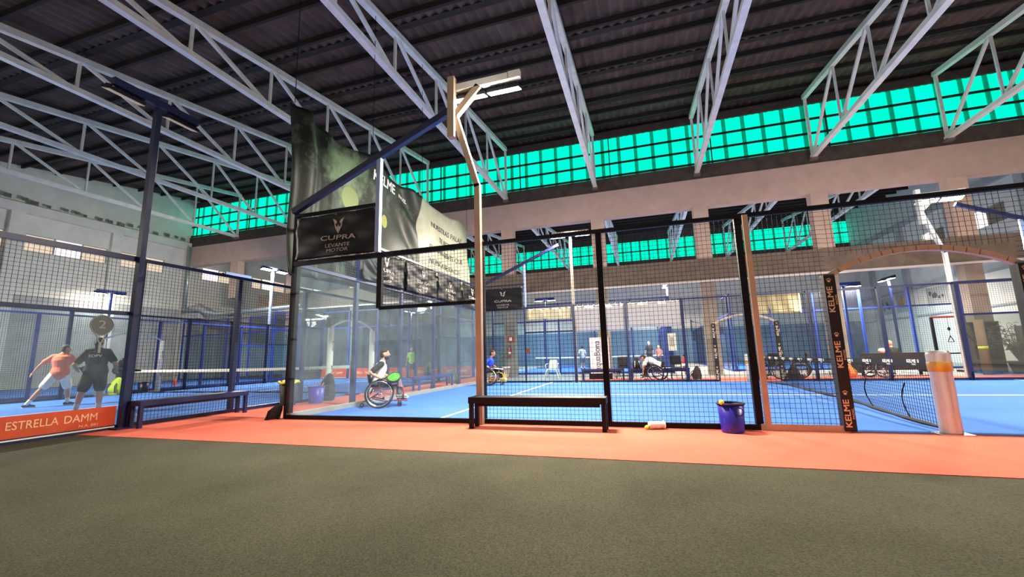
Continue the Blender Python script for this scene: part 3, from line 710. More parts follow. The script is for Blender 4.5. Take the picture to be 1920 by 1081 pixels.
# ------------------------------------------------------------------ benches, buckets, bags
def bench(label, loc, rz, L, m, h=.46, group='steel courtside benches'):
    t = thing('bench', label, 'bench', loc, rz, group)
    MB().box((0, 0, h-.045), (L, .3, .09)).build('seat', m, t)
    for sx in (-1, 1):
        for sy in (-1, 1): MB().bar((sx*(L/2-.04), sy*.11, 0), (sx*(L/2-.04), sy*.11, h-.09), .06, .06).build('leg', m, t)
    MB().box((0, 0, h-.12), (L-.2, .04, .05)).build('stretcher', m, t)
    return t
bench('black steel bench against the near fence of the middle court', (4.99, -.36, .012), 0, 2.06, M_BLACK)
bench('navy blue steel bench along the fence of the left court', (-1.9, -.34, .012), PI/2, 2.1, M_NAVY)
bench('dark blue bench with backpacks beyond the far fence', (7.1, 11.25, .012), 0, 2.2, M_NAVY)
bench('dark blue bench carrying a bag, behind the glass back wall', (-.75, 7.4, .012), PI/2, 2.6, M_BLUEP)
bench('dark bench partly behind the roll-up sign', (4.9, 11.25, .012), 0, 1.7, M_NAVY)
def bucket(name, label, loc, r, h, m, cat, rim=None, n=24):
    t = thing(name, label, cat, loc)
    b = MB(); b.lathe([(r*.82, 0), (r*.84, .02), (r, h), (r*.94, h), (r*.79, .03)], n); b.f.pop(); b.m.pop(); b.build('body', m, t, True)
    MB().torus((0, 0, h-.005), r, .014, (0, 0, 1), n, 6).build('rim', rim or m, t, True)
    return t
M_BKT = mat('blue_plastic', '#20188c', .35); M_PURP = mat('purple_plastic', '#5a4fb0', .4)
t = bucket('bucket', 'dark blue plastic bucket with black rim in front of the near fence', (7.62, -.22, .012), .165, .375, M_BKT, 'bucket', M_RUB)
MB().torus((.07, -.165, .28), .05, .009, (0, 1, 0), 12, 5).build('handle', M_BKT, t, True)
M_BALL = mat('ball_felt', '#cfd84a', .9)
tag(MB().ell((0, 0, 0), (.033, .033, .033), 14, 9).build('tennis_ball', M_BALL, None, True, (7.5, -.33, .405)), 'yellow ball resting on the rim of the blue bucket', 'ball')
t = bucket('waste_bin', 'black waste bin with a yellow liner behind the near left corner post', (-2.0, 2.05, .012), .21, .58, M_RUB, 'bin')
b = MB(); b.loft([(.22*math.cos(a), .22*math.sin(a), .56+.02*math.sin(5*a)) for a in [2*PI*k/24 for k in range(24)]], .035, 6, closed=True); b.build('liner', mat('yellow_liner', '#d8cf5a', .5), t, True)
bucket('bucket', 'purple bucket behind the glass beside the waste bin', (-1.55, 2.5, .012), .2, .42, M_PURP, 'bucket')
def backpack(label, loc, rz, m1, m2, s=1., name='backpack'):
    t = thing(name, label, 'bag', loc, rz, None)
    b = MB(); b.limb([(0, 0, .05*s), (0, 0, .2*s), (0, .02*s, .38*s), (.02*s, .04*s, .5*s)], [(.22*s, .16*s), (.23*s, .17*s), (.18*s, .13*s), (.1*s, .08*s)], 14, side=(1, 0, 0)); b.build('body', m1, t, True)
    b = MB(); b.limb([(0, -.13*s, .1*s), (0, -.15*s, .2*s), (0, -.1*s, .3*s)], [(.15*s, .05*s), (.16*s, .06*s), (.12*s, .04*s)], 12, side=(1, 0, 0)); b.build('pocket', m1, t, True)
    for sx in (-1, 1): MB().loft([(sx*.1*s, -.11*s, .38*s), (sx*.12*s, -.19*s, .28*s), (sx*.14*s, -.2*s, .12*s), (sx*.15*s, -.17*s, .05*s)], .016*s, 6).build('trim_stripe', m2, t, True)
    MB().torus((.02*s, .05*s, .53*s), .04*s, .01*s, (0, 1, 0), 10, 5).build('handle', m2, t, True)
    return t
M_DKB = mat('dark_bag', '#2c2824', .8, noise=.2); M_ORT = mat('orange_trim', '#d58a55', .6); M_BLK = mat('black_fabric', '#121216', .85); M_GRN = mat('olive_bag', '#4d5a4a', .85, noise=.25)
M_ORA = mat('orange_fabric', '#e0701e', .7, noise=.15); M_LIME = mat('lime_fabric', '#c2dd2b', .7)
backpack('dark backpack with orange stripes on the red strip behind the glass', (-1.78, 3.15, .012), -.5, M_DKB, M_ORT, 1.25)
backpack('olive bag lying on the dark blue bench behind the glass', (-.75, 7.0, .47), .9, M_GRN, M_RUB, .8)
backpack('grey bag on the red strip right of the bench behind the glass', (-1.2, 9.9, .012), .5, mat('grey_bag', '#7d7a72', .8, noise=.3), M_RUB, 1.05)
backpack('black backpack at the left end of the far bench', (6.25, 11.2, .47), .2, M_BLK, M_LETW, .75)
backpack('second black backpack on the far bench, with white straps', (6.62, 11.2, .47), -.3, M_BLK, M_LETW, .75)
backpack('crumpled bright orange bag on the red strip behind the black net', (13.5, 11.5, .012), .4, M_ORA, M_ORT, .85)
backpack('lime and black bag on the floor behind the blue bench fence', (-12.75, 4.6, .012), .3, M_LIME, M_BLK, 1.1)
bucket('bucket', 'small navy bucket beside the lime bag', (-12.7, 5.5, .012), .19, .4, M_NAVY, 'bucket')
for i, (x, y, l) in enumerate(((-17.76, 9.35, 'orange training cone on the blue turf of the third court, left one'), (-17.06, 9.69, 'orange training cone on the blue turf of the third court, right one'))):
    t = thing('training_cone', l, 'cone', (x, y, .018), 0, 'training cones'); MB().lathe([(.1, .02), (.03, .34), (.02, .35)], 16).build('cone', mat('cone_orange', '#ee5a2a', .5), t, True); MB().box((0, 0, .01), (.26, .26, .02)).build('base', MATS['cone_orange'], t)
# crushed plastic ball tube lying at the fence
t = thing('plastic_tube', 'crumpled clear plastic ball tube lying on the red strip by the near fence', 'ball tube', (6.66, -.14, .07), .35)
b = MB(); R = Matrix.Rotation(PI/2, 3, 'Y'); b.lathe([(.05, -.1), (.056, -.06), (.048, -.02), (.056, .03), (.046, .07), (.052, .1)], 14, R=R); b.build('tube', mat('crumpled_plastic', '#cfcfca', .2), t, True)
MB().lathe([(.054, .1), (.057, .104), (.057, .12), (.05, .124)], 14, R=R).build('lid', M_LETW, t, True)
MB().ell((-.13, -.0, -.03), (.033, .033, .033), 12, 8).build('ball_inside', M_BALL, t, True)
tag(MB().ell((0, 0, 0), (.033, .033, .033), 12, 8).build('tennis_ball', M_BALL, None, True, (-9.9, 3.4, .05)), 'yellow ball on the blue turf of the left court', 'ball')
# black rag at the foot of the corner post
b = MB(); b.grid(lambda u, v: V((-.2*u-.05, -.05+.10*math.sin(u*5+v*2), .012+(.26-.2*u*u)*v+.02*math.sin(9*u)*v)), 14, 8)
tag(b.build('black_cloth', M_BLK, None, True, (-.02, -.06, 0), solid=.02), 'black cloth hanging at the foot of the near left corner post', 'cloth')

# ------------------------------------------------------------------ things beyond the far fence
t = thing('roll_up_sign', 'white roll-up sign with tall sideways lettering beyond the far fence', 'sign', (4.74, 12.0, .012))
p_ = MB().box((0, 0, 1.0), (.84, .02, 1.52)).build('panel', mat('pinkish_print', '#dccfd4', .6), t); MB().box((0, .02, .12), (.95, .22, .24)).build('base', M_BLACK, t)
MB().text('aquaBona', .36, (-.1, -.012, 1.0), (0, 0, 1), (-1, 0, 0), .9, .01, .003).build('lettering', mat('slate_lettering', '#39404f', .6), p_)
for sx in (-1, 1): MB().bar((sx*.43, .0, .2), (sx*.43, 0, 1.77), .03).build('side_post', M_BLACK, t)
def plant(label, loc, hp, rp, hl, n, mleaf, mp, seed):
    t = thing('potted_plant', label, 'plant', loc); rr = random.Random(seed)
    b = MB(); b.lathe([(rp*.68, 0), (rp*.7, .02), (rp, hp*.86), (rp*1.08, hp*.87), (rp*1.08, hp), (rp*.9, hp), (rp*.85, hp*.9)], 20); b.build('pot', mp, t, True)
    MB().lathe([(rp*.85, hp*.9), (rp*.4, hp*.93), (.01, hp*.95)], 14).build('soil', M_DKB, t, True)
    lf = MB(); st = MB()
    for k in range(n):
        a = rr.uniform(0, 6.28); tilt = rr.uniform(.1, .55); h = hl*rr.uniform(.45, 1); d = V((math.cos(a)*tilt, math.sin(a)*tilt, 1)).normalized()
        p0 = V((0, 0, hp*.9)); p1 = p0+d*h; st.loft([p0, (p0+p1)/2+V((0, 0, .02)), p1], [.011, .009, .006], 5)
        for q in range(5):
            c0 = p0+d*h*(.45+.14*q); aa = a+rr.uniform(-2, 2); e = V((math.cos(aa), math.sin(aa), rr.uniform(-.2, .5))).normalized(); w_ = e.cross(d).normalized(); Lf = rr.uniform(.13, .24)
            pts = [c0, c0+e*Lf*.4+w_*Lf*.17, c0+e*Lf-V((0, 0, .04)), c0+e*Lf*.4-w_*Lf*.17]; lf.add(pts+[c0+e*Lf*.45+V((0, 0, .02))], [(0, 1, 4), (1, 2, 4), (2, 3, 4), (3, 0, 4)])
    st.build('stem', mleaf, t); lf.build('foliage', mleaf, t); return t
M_LEAF = mat('grey_green_leaf', '#66735a', .7, noise=.25); M_POT = mat('cream_pot', '#d9cbb8', .6)
plant('potted plant in a cream pot in front of the pillar with the extinguisher', (-.25, 13.9, 0), .55, .3, 1.15, 13, M_LEAF, M_POT, 3)
t = thing('plastic_chair', 'white plastic garden chair standing beyond the far fence', 'chair', (2.3, 13.6, 0), PI)
M_WPL = mat('white_plastic', '#e4e0d0', .45)
b = MB(); b.grid(lambda u, v: V((-.24+.48*u, -.22+.46*v, .42-.02*math.sin(PI*u))), 8, 6); b.build('seat', M_WPL, t, True, solid=.02)
b = MB(); b.grid(lambda u, v: V(((-.22+.44*u)*(1-.25*v*v), -.24-.12*v+.03*math.sin(PI*u), .42+.42*v)), 8, 6); b.build('backrest', M_WPL, t, True, solid=.02)
for sx in (-1, 1):
    for y0, y1 in ((.2, .3), (-.22, -.32)): MB().bar((sx*.22, y0, .42), (sx*.34, y1, 0), .05, .035).build('leg', M_WPL, t)
    MB().loft([(sx*.26, -.28, .66), (sx*.29, 0, .65), (sx*.28, .2, .62), (sx*.26, .24, .43)], .02, 6).build('armrest', M_WPL, t, True)
M_RED = mat('signal_red', '#b8301f', .4)
def extinguisher(label, loc, wall):
    t = thing('fire_extinguisher', label, 'fire extinguisher', loc)
    MB().lathe([(.07, 0), (.075, .02), (.075, .42), (.05, .5), (.025, .53)], 16).build('cylinder', M_RED, t, True); MB().box((0, -.02, .56), (.05, .12, .05)).build('valve', M_BLACK, t)
    MB().loft([(.03, -.05, .55), (.09, -.04, .48), (.1, -.03, .3), (.095, 0, .12)], .012, 6).build('hose', M_BLACK, t, True); MB().lathe([(.076, .12), (.077, .12), (.077, .24), (.076, .24)], 16).build('label_band', M_LETW, t, True)
    return t
extinguisher('red fire extinguisher hanging on the pillar above the potted plant', (-.28, 15.05, 1.05), True)
extinguisher('red fire extinguisher beside the black chair beyond the far fence', (8.05, 11.5, .012+.36), False); tag(MB().lathe([(.1, 0), (.1, .02), (.02, .03), (.02, .355), (.09, .357), (.09, .365)], 14).build('extinguisher_stand', M_CHROME, None, True, (8.05, 11.5, .012)), 'short metal stand carrying the red extinguisher by the black chair', 'stand')
def sign(label, loc, wd, ht, m, tx, col, sz, rz=0.):
    t = thing('wall_sign', label, 'sign', loc, rz); p = MB().box((0, 0, 0), (wd, .02, ht)).build('panel', m, t)
    if tx: MB().text(tx, sz, (0, -.012, 0), (1, 0, 0), (0, 0, 1), 1, .01, .002).build('lettering', col, p)
    else: MB().box((0, -.012, 0), (wd*.5, .006, ht*.55)).build('pictogram', col, p)
    return t
sign('red square extinguisher sign on the pillar above the extinguisher', (-.24, 15.13, 1.98), .3, .34, M_RED, '', M_LETW, .1)
M_ORS = mat('orange_sign', '#d0602a', .6)
sign('small brown-orange box on the blue post left of the potted plant', (-1.98, 17.05, 1.42), .3, .3, mat('brown_sign', '#9a5c44', .6), '', M_ORS, .1)
sign('small orange box on the blue post right of the potted plant', (.15, 17.05, 1.35), .3, .24, M_ORS, '', M_RED, .1)
sign('white notice on the blue post right of the bending man', (8.0, 17.05, 1.6), .4, .9, M_LETW, '', M_TARP, .1)

# ------------------------------------------------------------------ wheelchairs
def spokes(b, c, r, ax, n=16):
    ax = V(ax).normalized(); u = ax.cross(V((0, 0, 1))).normalized(); w_ = ax.cross(u)
    for k in range(n):
        a = 2*PI*k/n; d = u*math.cos(a)+w_*math.sin(a); b.bar(V(c)+ax*(.02 if k % 2 else -.02), V(c)+d*r, .004, caps=False)
def wheel(t, c, r, ax, rimm):
    ax = V(ax).normalized(); wo = MB().torus(c, r-.016, .016, ax, 36, 7).build('wheel', M_RUB, t, True)
    MB().torus(c, r-.04, .009, ax, 32, 6).build('wheel_rim', rimm, wo, True); MB().torus(V(c)+ax*.05, r-.05, .009, ax, 32, 6).build('push_rim', M_CHROME, wo, True)
    b = MB(); spokes(b, c, r-.04, ax); b.build('spokes', M_CHROME, wo); MB().loft([V(c)-ax*.04, V(c)+ax*.05], .025, 10).build('hub', M_CHROME, wo, True)
def wheelchair(label, loc, rz, frm, sport=True, rimm=None, tip=0.):
    t = thing('wheelchair', label, 'wheelchair', loc, rz, None); t.rotation_euler = (0, tip, rz)
    rimm = rimm or M_CHROME; r = .315; cm = math.radians(14 if sport else 2)
    for sx in (-1, 1): wheel(t, (sx*.32, 0, r*math.cos(cm)), r, (sx*math.cos(cm), 0, sx*math.sin(cm)), rimm)
    T = .016
    for sx in (-1, 1):
        if sport:
            MB().loft([(sx*.2, -.2, .3), (sx*.2, -.15, .42), (sx*.2, .15, .44), (sx*.19, .38, .46), (sx*.18, .5, .42), (sx*.17, .52, .3), (sx*.17, .52, .14)], T, 8).build('frame_tube', frm, t, True)
        else:
            MB().loft([(sx*.22, -.24, .92), (sx*.22, -.2, .85), (sx*.22, -.2, .1), (sx*.22, .2, .12), (sx*.22, .3, .2), (sx*.22, .42, .12)], T, 8).build('frame_tube', frm, t, True)
            MB().loft([(sx*.22, -.2, .68), (sx*.23, .2, .68), (sx*.22, .24, .45), (sx*.22, .26, .12)], T, 8).build('armrest', M_BLK, t, True)
        MB().loft([(sx*.18, .44, .06+.012), (sx*.18, .44, .2)], .012, 6).build('caster_fork', M_CHROME, t); MB().torus((sx*.18, .44, .05), .035, .015, (1, 0, 0), 16, 6).build('caster_wheel', M_RUB, t, True)
    if sport:
        b = MB(); b.loft([(-.17, .52, .14), (-.12, .6, .12), (.12, .6, .12), (.17, .52, .14)], T, 8); b.loft([(-.3, 0, .3), (.3, 0, .3)], .022, 10); b.loft([(0, 0, .3), (0, -.36, .12)], T, 8); b.loft([(-.2, .1, .14), (-.2, -.15, .2), (.2, -.15, .2), (.2, .1, .14), (.17, .52, .14)], T, 8); b.build('base_frame', frm, t, True)
        MB().torus((0, -.38, .05), .035, .015, (1, 0, 0), 16, 6).build('anti_tip_wheel', M_RUB, t, True)
    MB().box((0, .08, .19 if sport else .12), (.32, .05, .02)).box((0, .46, .16), (.3, .16, .02)).build('footrest', M_BLACK, t)
    MB().box((0, .02, .47), (.4, .42, .06)).build('seat', M_BLK, t)
    b = MB(); hb = .22 if sport else .42
    b.grid(lambda u, v: V((-.2+.4*u, -.21-.04*math.sin(PI*u)-.04*v, .5+hb*v)), 8, 5); b.build('backrest', M_BLK, t, True, solid=.03)
    return t
M_WRED = mat('dark_red_frame', '#8c2436', .35); M_WYEL = mat('yellow_frame', '#d4b427', .35)
WC1 = (.74, 1.92, .018); WR1 = -math.radians(58)
wheelchair('sports wheelchair with dark red frame under the man in white and black', WC1, WR1, M_WRED)
WC2 = (.92, 8.75, .018); WR2 = -math.radians(80)
wheelchair('sports wheelchair with yellow frame under the man in blue', WC2, WR2, M_WYEL)
wheelchair('empty black wheelchair parked beyond the far fence left of the bench', (5.72, 12.0, .012), PI+.15, M_BLACK, False)
WC3 = (7.0, 10.55, .012); WR3 = math.radians(75)
wheelchair('dark sports wheelchair under the bending man beyond the far fence', WC3, WR3, M_BLACK, rimm=M_BLACK)
wheelchair('empty dark wheelchair behind the black net, left one', (11.0, 11.4, .012), 2.2, M_BLACK, False, M_BLACK)
wheelchair('empty dark wheelchair behind the black net, next to the gate arch', (12.0, 11.5, .012), 1.2, M_BLACK, False, M_BLACK)
wheelchair('dark wheelchair beside the orange bag behind the black net', (14.3, 11.6, .012), -1.3, M_BLACK, True, M_BLACK)
t = thing('folding_chair', 'black fabric chair back at the right end of the far bench', 'chair', (7.75, 11.75, .012), PI)
MB().box((0, 0, .44), (.42, .4, .04)).build('seat', M_BLK, t); MB().box((0, -.2, .74), (.42, .04, .36)).build('backrest', M_BLK, t)
for sx in (-1, 1): MB().bar((sx*.2, .2, 0), (sx*.2, -.2, .9), .025).build('leg', M_BLACK, t); MB().bar((sx*.2, -.2, 0), (sx*.2, .2, .44), .025).build('leg', M_BLACK, t)
for i, (x, y, l) in enumerate(((11.55, 10.75, 'dark bag on the floor between the two wheelchairs behind the net'), (12.9, 10.9, 'dark bag on the floor right of the two wheelchairs behind the net'), (10.4, 10.9, 'dark bag on the floor left of the two wheelchairs behind the net'), (8.45, 11.3, 'low black bag right of the red extinguisher'))):
    backpack(l, (x, y, .012), i*1.3, M_DKB if i % 2 else M_BLK, M_RUB, .9)

# ------------------------------------------------------------------ people: one continuous body each, clothing and hair as children
STAND = dict(pel=(0, 0, .95), neck=(0, -.01, 1.47), head=(0, .02, 1.62), shL=(-.18, -.01, 1.41), shR=(.18, -.01, 1.41), elL=(-.25, -.04, 1.13), elR=(.25, -.04, 1.13), haL=(-.25, .06, .88), haR=(.25, .06, .88),
             hiL=(-.09, 0, .92), hiR=(.09, 0, .92), knL=(-.11, .03, .5), knR=(.11, .03, .5), anL=(-.12, -.02, .08), anR=(.12, -.02, .08), look=(0, 1, 0), toe=(0, 1, 0))
def person(label, loc, rz, J=None, shirt='#fff', sleeve=None, shorts='#222', long=False, socks='#eee', shoes='#222', hair='#2a1d14', bald=False, beard=False, vox=.011, skin=None, hgt=1., tail=False, extra=None, build_=1., group=None, cap=None):
    J = dict(STAND, **(J or {})); P = {k: V(v)*hgt for k, v in J.items() if k not in ('look', 'toe')}; sk = skin or M_SKIN
    t = thing('person', label, 'person', loc, rz, group); g = build_*hgt
    look = V(J['look']).normalized(); toe = V(J['toe']).normalized(); X = V((1, 0, 0))
    hd = P['head']; nk = P['neck']; pe = P['pel']; acr = (P['shR']-P['shL']).normalized(); hipx = (P['hiR']-P['hiL']).normalized()
    side = look.cross(V((0, 0, 1))).normalized()
    upv = side.cross(look).normalized(); HR = Matrix((side, look, upv)).transposed()
    ch = pe.lerp(nk, .66); wa = pe.lerp(nk, .3)
    b = MB()
    tors = [(pe-(nk-pe).normalized()*.06, (.13*g, .1*g)), (pe, (.165*g, .115*g)), (wa, (.145*g, .105*g)), (ch, (.175*g, .12*g)), (pe.lerp(nk, .87), (.165*g, .095*g)), (nk, (.065*g, .06*g))]
    b.limb([p for p, r in tors], [r for p, r in tors], 18, side=acr)
    b.limb([nk-(hd-nk)*.2, hd-upv*.05], [.056*g, .052*g], 12)
    b.ell(hd+upv*.015, (.076, .096, .112), 18, 14, HR); b.ell(hd-upv*.055+look*.028, (.056, .062, .062), 14, 10, HR)
    b.limb([hd+look*.09+upv*.02, hd+look*.113-upv*.018], [.012, .016], 8); b.ell(hd+look*.092-upv*.055, (.024, .014, .011), 8, 6, HR)
    for sg in (-1, 1): b.ell(hd+side*sg*.078-upv*.005-look*.005, (.012, .022, .032), 8, 6, HR); b.ell(hd+look*.082+side*sg*.03+upv*.035, (.022, .012, .01), 8, 6, HR)
    cl = {}
    for s_ in 'LR':
        sh, el, ha = P['sh'+s_], P['el'+s_], P['ha'+s_]; hi, kn, an = P['hi'+s_], P['kn'+s_], P['an'+s_]
        b.limb([nk.lerp(sh, .45)-V((0, 0, .03)), sh], [.06*g, .062*g], 12)
        b.limb([sh, sh.lerp(el, .4), el, el.lerp(ha, .3), ha], [.056*g, .052*g, .04*g, .042*g, .026*g], 12)
        d = (ha-el).normalized(); sd = d.cross(look); sd = (sd if sd.length > .2 else X).normalized(); nn = sd.cross(d)
        b.limb([ha, ha+d*.045, ha+d*.09], [(.026, .02), (.04, .016), (.038, .014)], 12, side=sd)
        for k in range(4):
            q = ha+d*.085+sd*(-.027+.018*k); L_ = (.062, .075, .07, .055)[k]; cu = nn*(.35+.06*k)
            b.limb([q, q+(d+cu*.3).normalized()*L_*.5, q+(d+cu*.3).normalized()*L_*.5+(d+cu*1.8).normalized()*L_*.5], [.0092, .0088, .0075], 7)
        q = ha+d*.03-sd*.03; b.limb([q, q-sd*.03+d*.035, q-sd*.03+d*.065+nn*.015], [.012, .0105, .009], 7)
        b.limb([hi, hi.lerp(kn, .35), kn, kn.lerp(an, .3), an], [.088*g, .083*g, .057*g, .058*g, .036*g], 14)
        b.limb([an-toe*.03-V((0, 0, .03)), an+toe*.13-V((0, 0, .045))], [.036, .03], 10)
        cl[s_] = (sh, el, ha, hi, kn, an)
    body = b.build('body', sk, t, True, remesh=vox)
    sm = mat('cloth_'+shirt, shirt, .85, noise=.1, scale=7)
    b = MB(); up_ = 1.10; T2 = [(pe+V((0, 0, .02))-(nk-pe).normalized()*.06, (.192*g, .147*g)), (pe+V((0, 0, .02)), (.196*g, .15*g))]+[(p, (r[0]*up_+.006, r[1]*up_+.01)) for p, r in tors[2:5]]+[(pe.lerp(nk, .95), (.098*g, .075*g))]
    if not sleeve: 
        b.limb([p for p, r in T2], [r for p, r in T2], 18, side=acr)
    else: b.limb([p for p, r in T2], [r for p, r in T2], 18, side=acr)
    sb = MB() if sleeve else b
    for s_ in 'LR':
        sh, el = cl[s_][:2]; sb.limb([nk.lerp(sh, .5)-V((0, 0, .025)), sh, sh.lerp(el, .35), sh.lerp(el, .72)], [.07*g, .072*g, .066*g, .068*g], 12)
    so = b.build('shirt', sm, t, True, remesh=vox)
    if sleeve: sb.build('sleeves', mat('cloth_'+sleeve, sleeve, .85), so, True, remesh=vox)
    pm = mat('cloth_'+shorts, shorts, .85, noise=.12, scale=7); b = MB()
    b.limb([pe-(nk-pe).normalized()*.07, pe, pe.lerp(nk, .2)], [(.15*g, .12*g), (.182*g, .135*g), (.162*g, .122*g)], 18, side=hipx)
    for s_ in 'LR':
        hi, kn, an = cl[s_][3:]
        if long: b.limb([hi, kn, kn.lerp(an, .5), an+V((0, 0, .02))], [.105*g, .078*g, .07*g, .056*g], 14)
        else: b.limb([hi, hi.lerp(kn, .5), hi.lerp(kn, .86)], [.108*g, .104*g, .098*g], 14)
    b.build('trousers' if long else 'shorts', pm, t, True, remesh=vox)
    for s_ in 'LR':
        an = cl[s_][5]; kn = cl[s_][4]
        if not long: MB().limb([an.lerp(kn, .26), an-V((0, 0, .01))], [.046*g, .043*g], 12).build('sock', mat('cloth_'+socks, socks, .9), t, True)
        b = MB(); b.limb([an-toe*.045-V((0, 0, .035)), an+toe*.04-V((0, 0, .03)), an+toe*.15-V((0, 0, .05))], [(.042, .044), (.048, .042), (.038, .026)], 12, side=toe.cross(V((0, 0, 1))))
        sh_ = b.build('shoe', mat('shoe_'+shoes, shoes, .6), t, True)
        MB().loft([an-toe*.085-V((0, 0, .076)), an+toe*.2-V((0, 0, .076))], [(.04, .006), (.04, .006)], 8, side=toe.cross(V((0, 0, 1)))).build('sole', M_LETW, sh_, True)
    hm = mat('hair_'+hair, hair, .8, noise=.2, scale=30)
    if not bald:
        b = MB(); b.ell(hd+upv*.03-look*.014, (.086, .1, .112), 18, 12, HR, z0=.18); b.ell(hd-look*.045+upv*.0, (.08, .066, .095), 16, 10, HR)
        if tail: b.limb([hd-look*.1+upv*.03, hd-look*.15-upv*.05, hd-look*.12-upv*.2], [.035, .035, .015], 10)
        b.build('hair', hm, t, True, remesh=.0075)
    if cap: MB().ell(hd+upv*.03-look*.005, (.087, .106, .108), 18, 10, HR, z0=.2).build('cap', mat('cloth_'+cap, cap, .8), t, True)
    if beard:
        b = MB(); b.ell(hd-upv*.07+look*.032, (.066, .07, .058), 14, 10, HR); b.build('beard', hm, t, True)
    b = MB()
    for sg in (-1, 1): b.ell(hd+look*.086+side*sg*.03+upv*.018, (.012, .007, .007), 8, 6, HR)
    b2 = b.build('eyes', M_RUB, t, True)
    if extra: extra(t, P)
    return t
def racket(label, grip, d, n, face, frame):
    d = V(d).normalized(); n = V(n); n = (n-d*n.dot(d)).normalized(); s_ = d.cross(n); grip = V(grip)
    t = thing('padel_racket', label, 'racket', grip)
    MB().limb([-d*.06, d*.09], [.016, .016], 10).build('handle', M_RUB, t, True)
    out = [d*.29+d*.145*math.sin(a)+s_*.125*math.cos(a)*(1-.15*max(0, -math.sin(a))) for a in [2*PI*k/28 for k in range(28)]]
    MB().loft(out, .018, 8, closed=True).loft([d*.08, d*.17+s_*.07], .014, 6).loft([d*.08, d*.17-s_*.07], .014, 6).build('frame', frame, t, True)
    b = MB(); b.add([p+n*.013 for p in out]+[p-n*.013 for p in out], [tuple(range(28)), tuple(reversed(range(28, 56)))]); b.build('hitting_face', face, t); return t

# left court players, seen from behind through the glass
person('person in an orange shirt and white shorts striding on the left court', (-9.3, 1.2, .018), math.radians(40),
       dict(pel=(0, 0, .9), neck=(-.02, .05, 1.42), head=(.03, .09, 1.57), hiL=(-.1, -.02, .87), hiR=(.09, .02, .87), knL=(-.24, -.18, .5), anL=(-.46, -.3, .09), knR=(.16, .12, .47), anR=(.24, .02, .09), shL=(-.2, .03, 1.36), shR=(.17, .07, 1.36),
            elL=(-.4, -.02, 1.16), haL=(-.58, .04, .92), elR=(.3, .14, 1.12), haR=(.2, .36, 1.06), look=(.75, .6, 0), toe=(.8, .5, 0)), '#ff8468', None, '#efe6d8', socks='#e8e2da', shoes='#2a2c3a', hair='#4a443e', vox=.009, build_=1.08)
person('person in black shirt and shorts with a dark ponytail on the left court', (-6.12, .3, .018), math.radians(48),
       dict(haL=(-.36, .14, .98), elL=(-.36, -.12, 1.1), elR=(.36, -.1, 1.12), haR=(.34, .16, .95), knL=(-.2, .0, .5), anL=(-.26, -.04, .08), anR=(.13, -.02, .08), look=(.1, 1, -.15)), '#17171b', None, '#131316', socks='#c8c0b8', shoes='#26262a', hair='#463a30', vox=.009, build_=1.2, hgt=1.0, tail=True,
       extra=lambda t, P: MB().text('EDPV', .085, (0, -.186, 1.31), (1, 0, 0), (0, 0, 1), 1.2, .02).build('lettering', M_LETW, t))
racket('dark padel racket held low by the player in black on the left court', (-5.99, .68, .97), (.3, .85, -.05), (0, .3, 1), M_RUB, M_BLACK)
racket('dark padel racket held in front of the player in the orange shirt', (-9.38, 1.6, 1.08), (.8, .35, -.35), (0, 1, .2), M_RUB, M_BLACK)
person('person in dark clothes leaning over the lime bag behind the left court', (-13.1, 4.9, .012), -math.radians(60),
       dict(pel=(0, -.1, .92), neck=(0, .16, 1.36), head=(0, .27, 1.46), shL=(-.18, .12, 1.31), shR=(.18, .12, 1.31), elL=(-.2, .22, 1.04), elR=(.2, .22, 1.04), haL=(-.1, .34, .86), haR=(.1, .34, .86), look=(0, .8, -.6)), '#14161c', None, '#1a1c24', hair='#15110e', vox=.013)
# man in white and black in the red wheelchair
SIT = dict(pel=(0, -.06, .57), neck=(0, .04, 1.0), head=(0, .09, 1.17), shL=(-.19, .02, .95), shR=(.19, .02, .95), elL=(-.3, .02, .72), haL=(-.22, .22, .64), elR=(.3, -.2, .76), haR=(.27, .04, .63), hiL=(-.1, -.02, .56), hiR=(.1, -.02, .56),
           knL=(-.12, .42, .61), knR=(.12, .42, .61), anL=(-.1, .44, .265), anR=(.1, .44, .265))
person('person with dark beard in a white shirt with black sleeves seated in the red wheelchair', WC1, WR1, dict(SIT, look=(.1, 1, .02)), '#ece9e4', '#1c1c1e', '#77706c', True, shoes='#8d8a84', hair='#1d1512', beard=True, vox=.0085)
M_RKG = mat('racket_green', '#47922e', .45, noise=.3, scale=25)
cR, sR = math.cos(WR1), math.sin(WR1); lw_ = lambda x, y, z: (WC1[0]+x*cR-y*sR, WC1[1]+x*sR+y*cR, WC1[2]+z)
racket('lime green padel racket in the hand of the man in white and black', lw_(.29, .02, .62), (cR*.1-sR*.95, sR*.1+cR*.95, .12), (cR*.75, sR*.75, .66), M_RKG, M_RUB)
person('person in a royal blue shirt seated in the yellow wheelchair', WC2, WR2, dict(SIT, look=(0, 1, -.12)), '#1f49c8', None, '#15151a', True, shoes='#c8b488', hair='#2a1c14', vox=.011, skin=M_SKIN2)
cR, sR = math.cos(WR2), math.sin(WR2)
racket('white padel racket on the lap of the man in blue', (WC2[0]+.30*cR-.1*sR, WC2[1]+.30*sR+.1*cR, .66), (-sR, cR, -.15), (0, 0, 1), M_WPL, M_LETW)
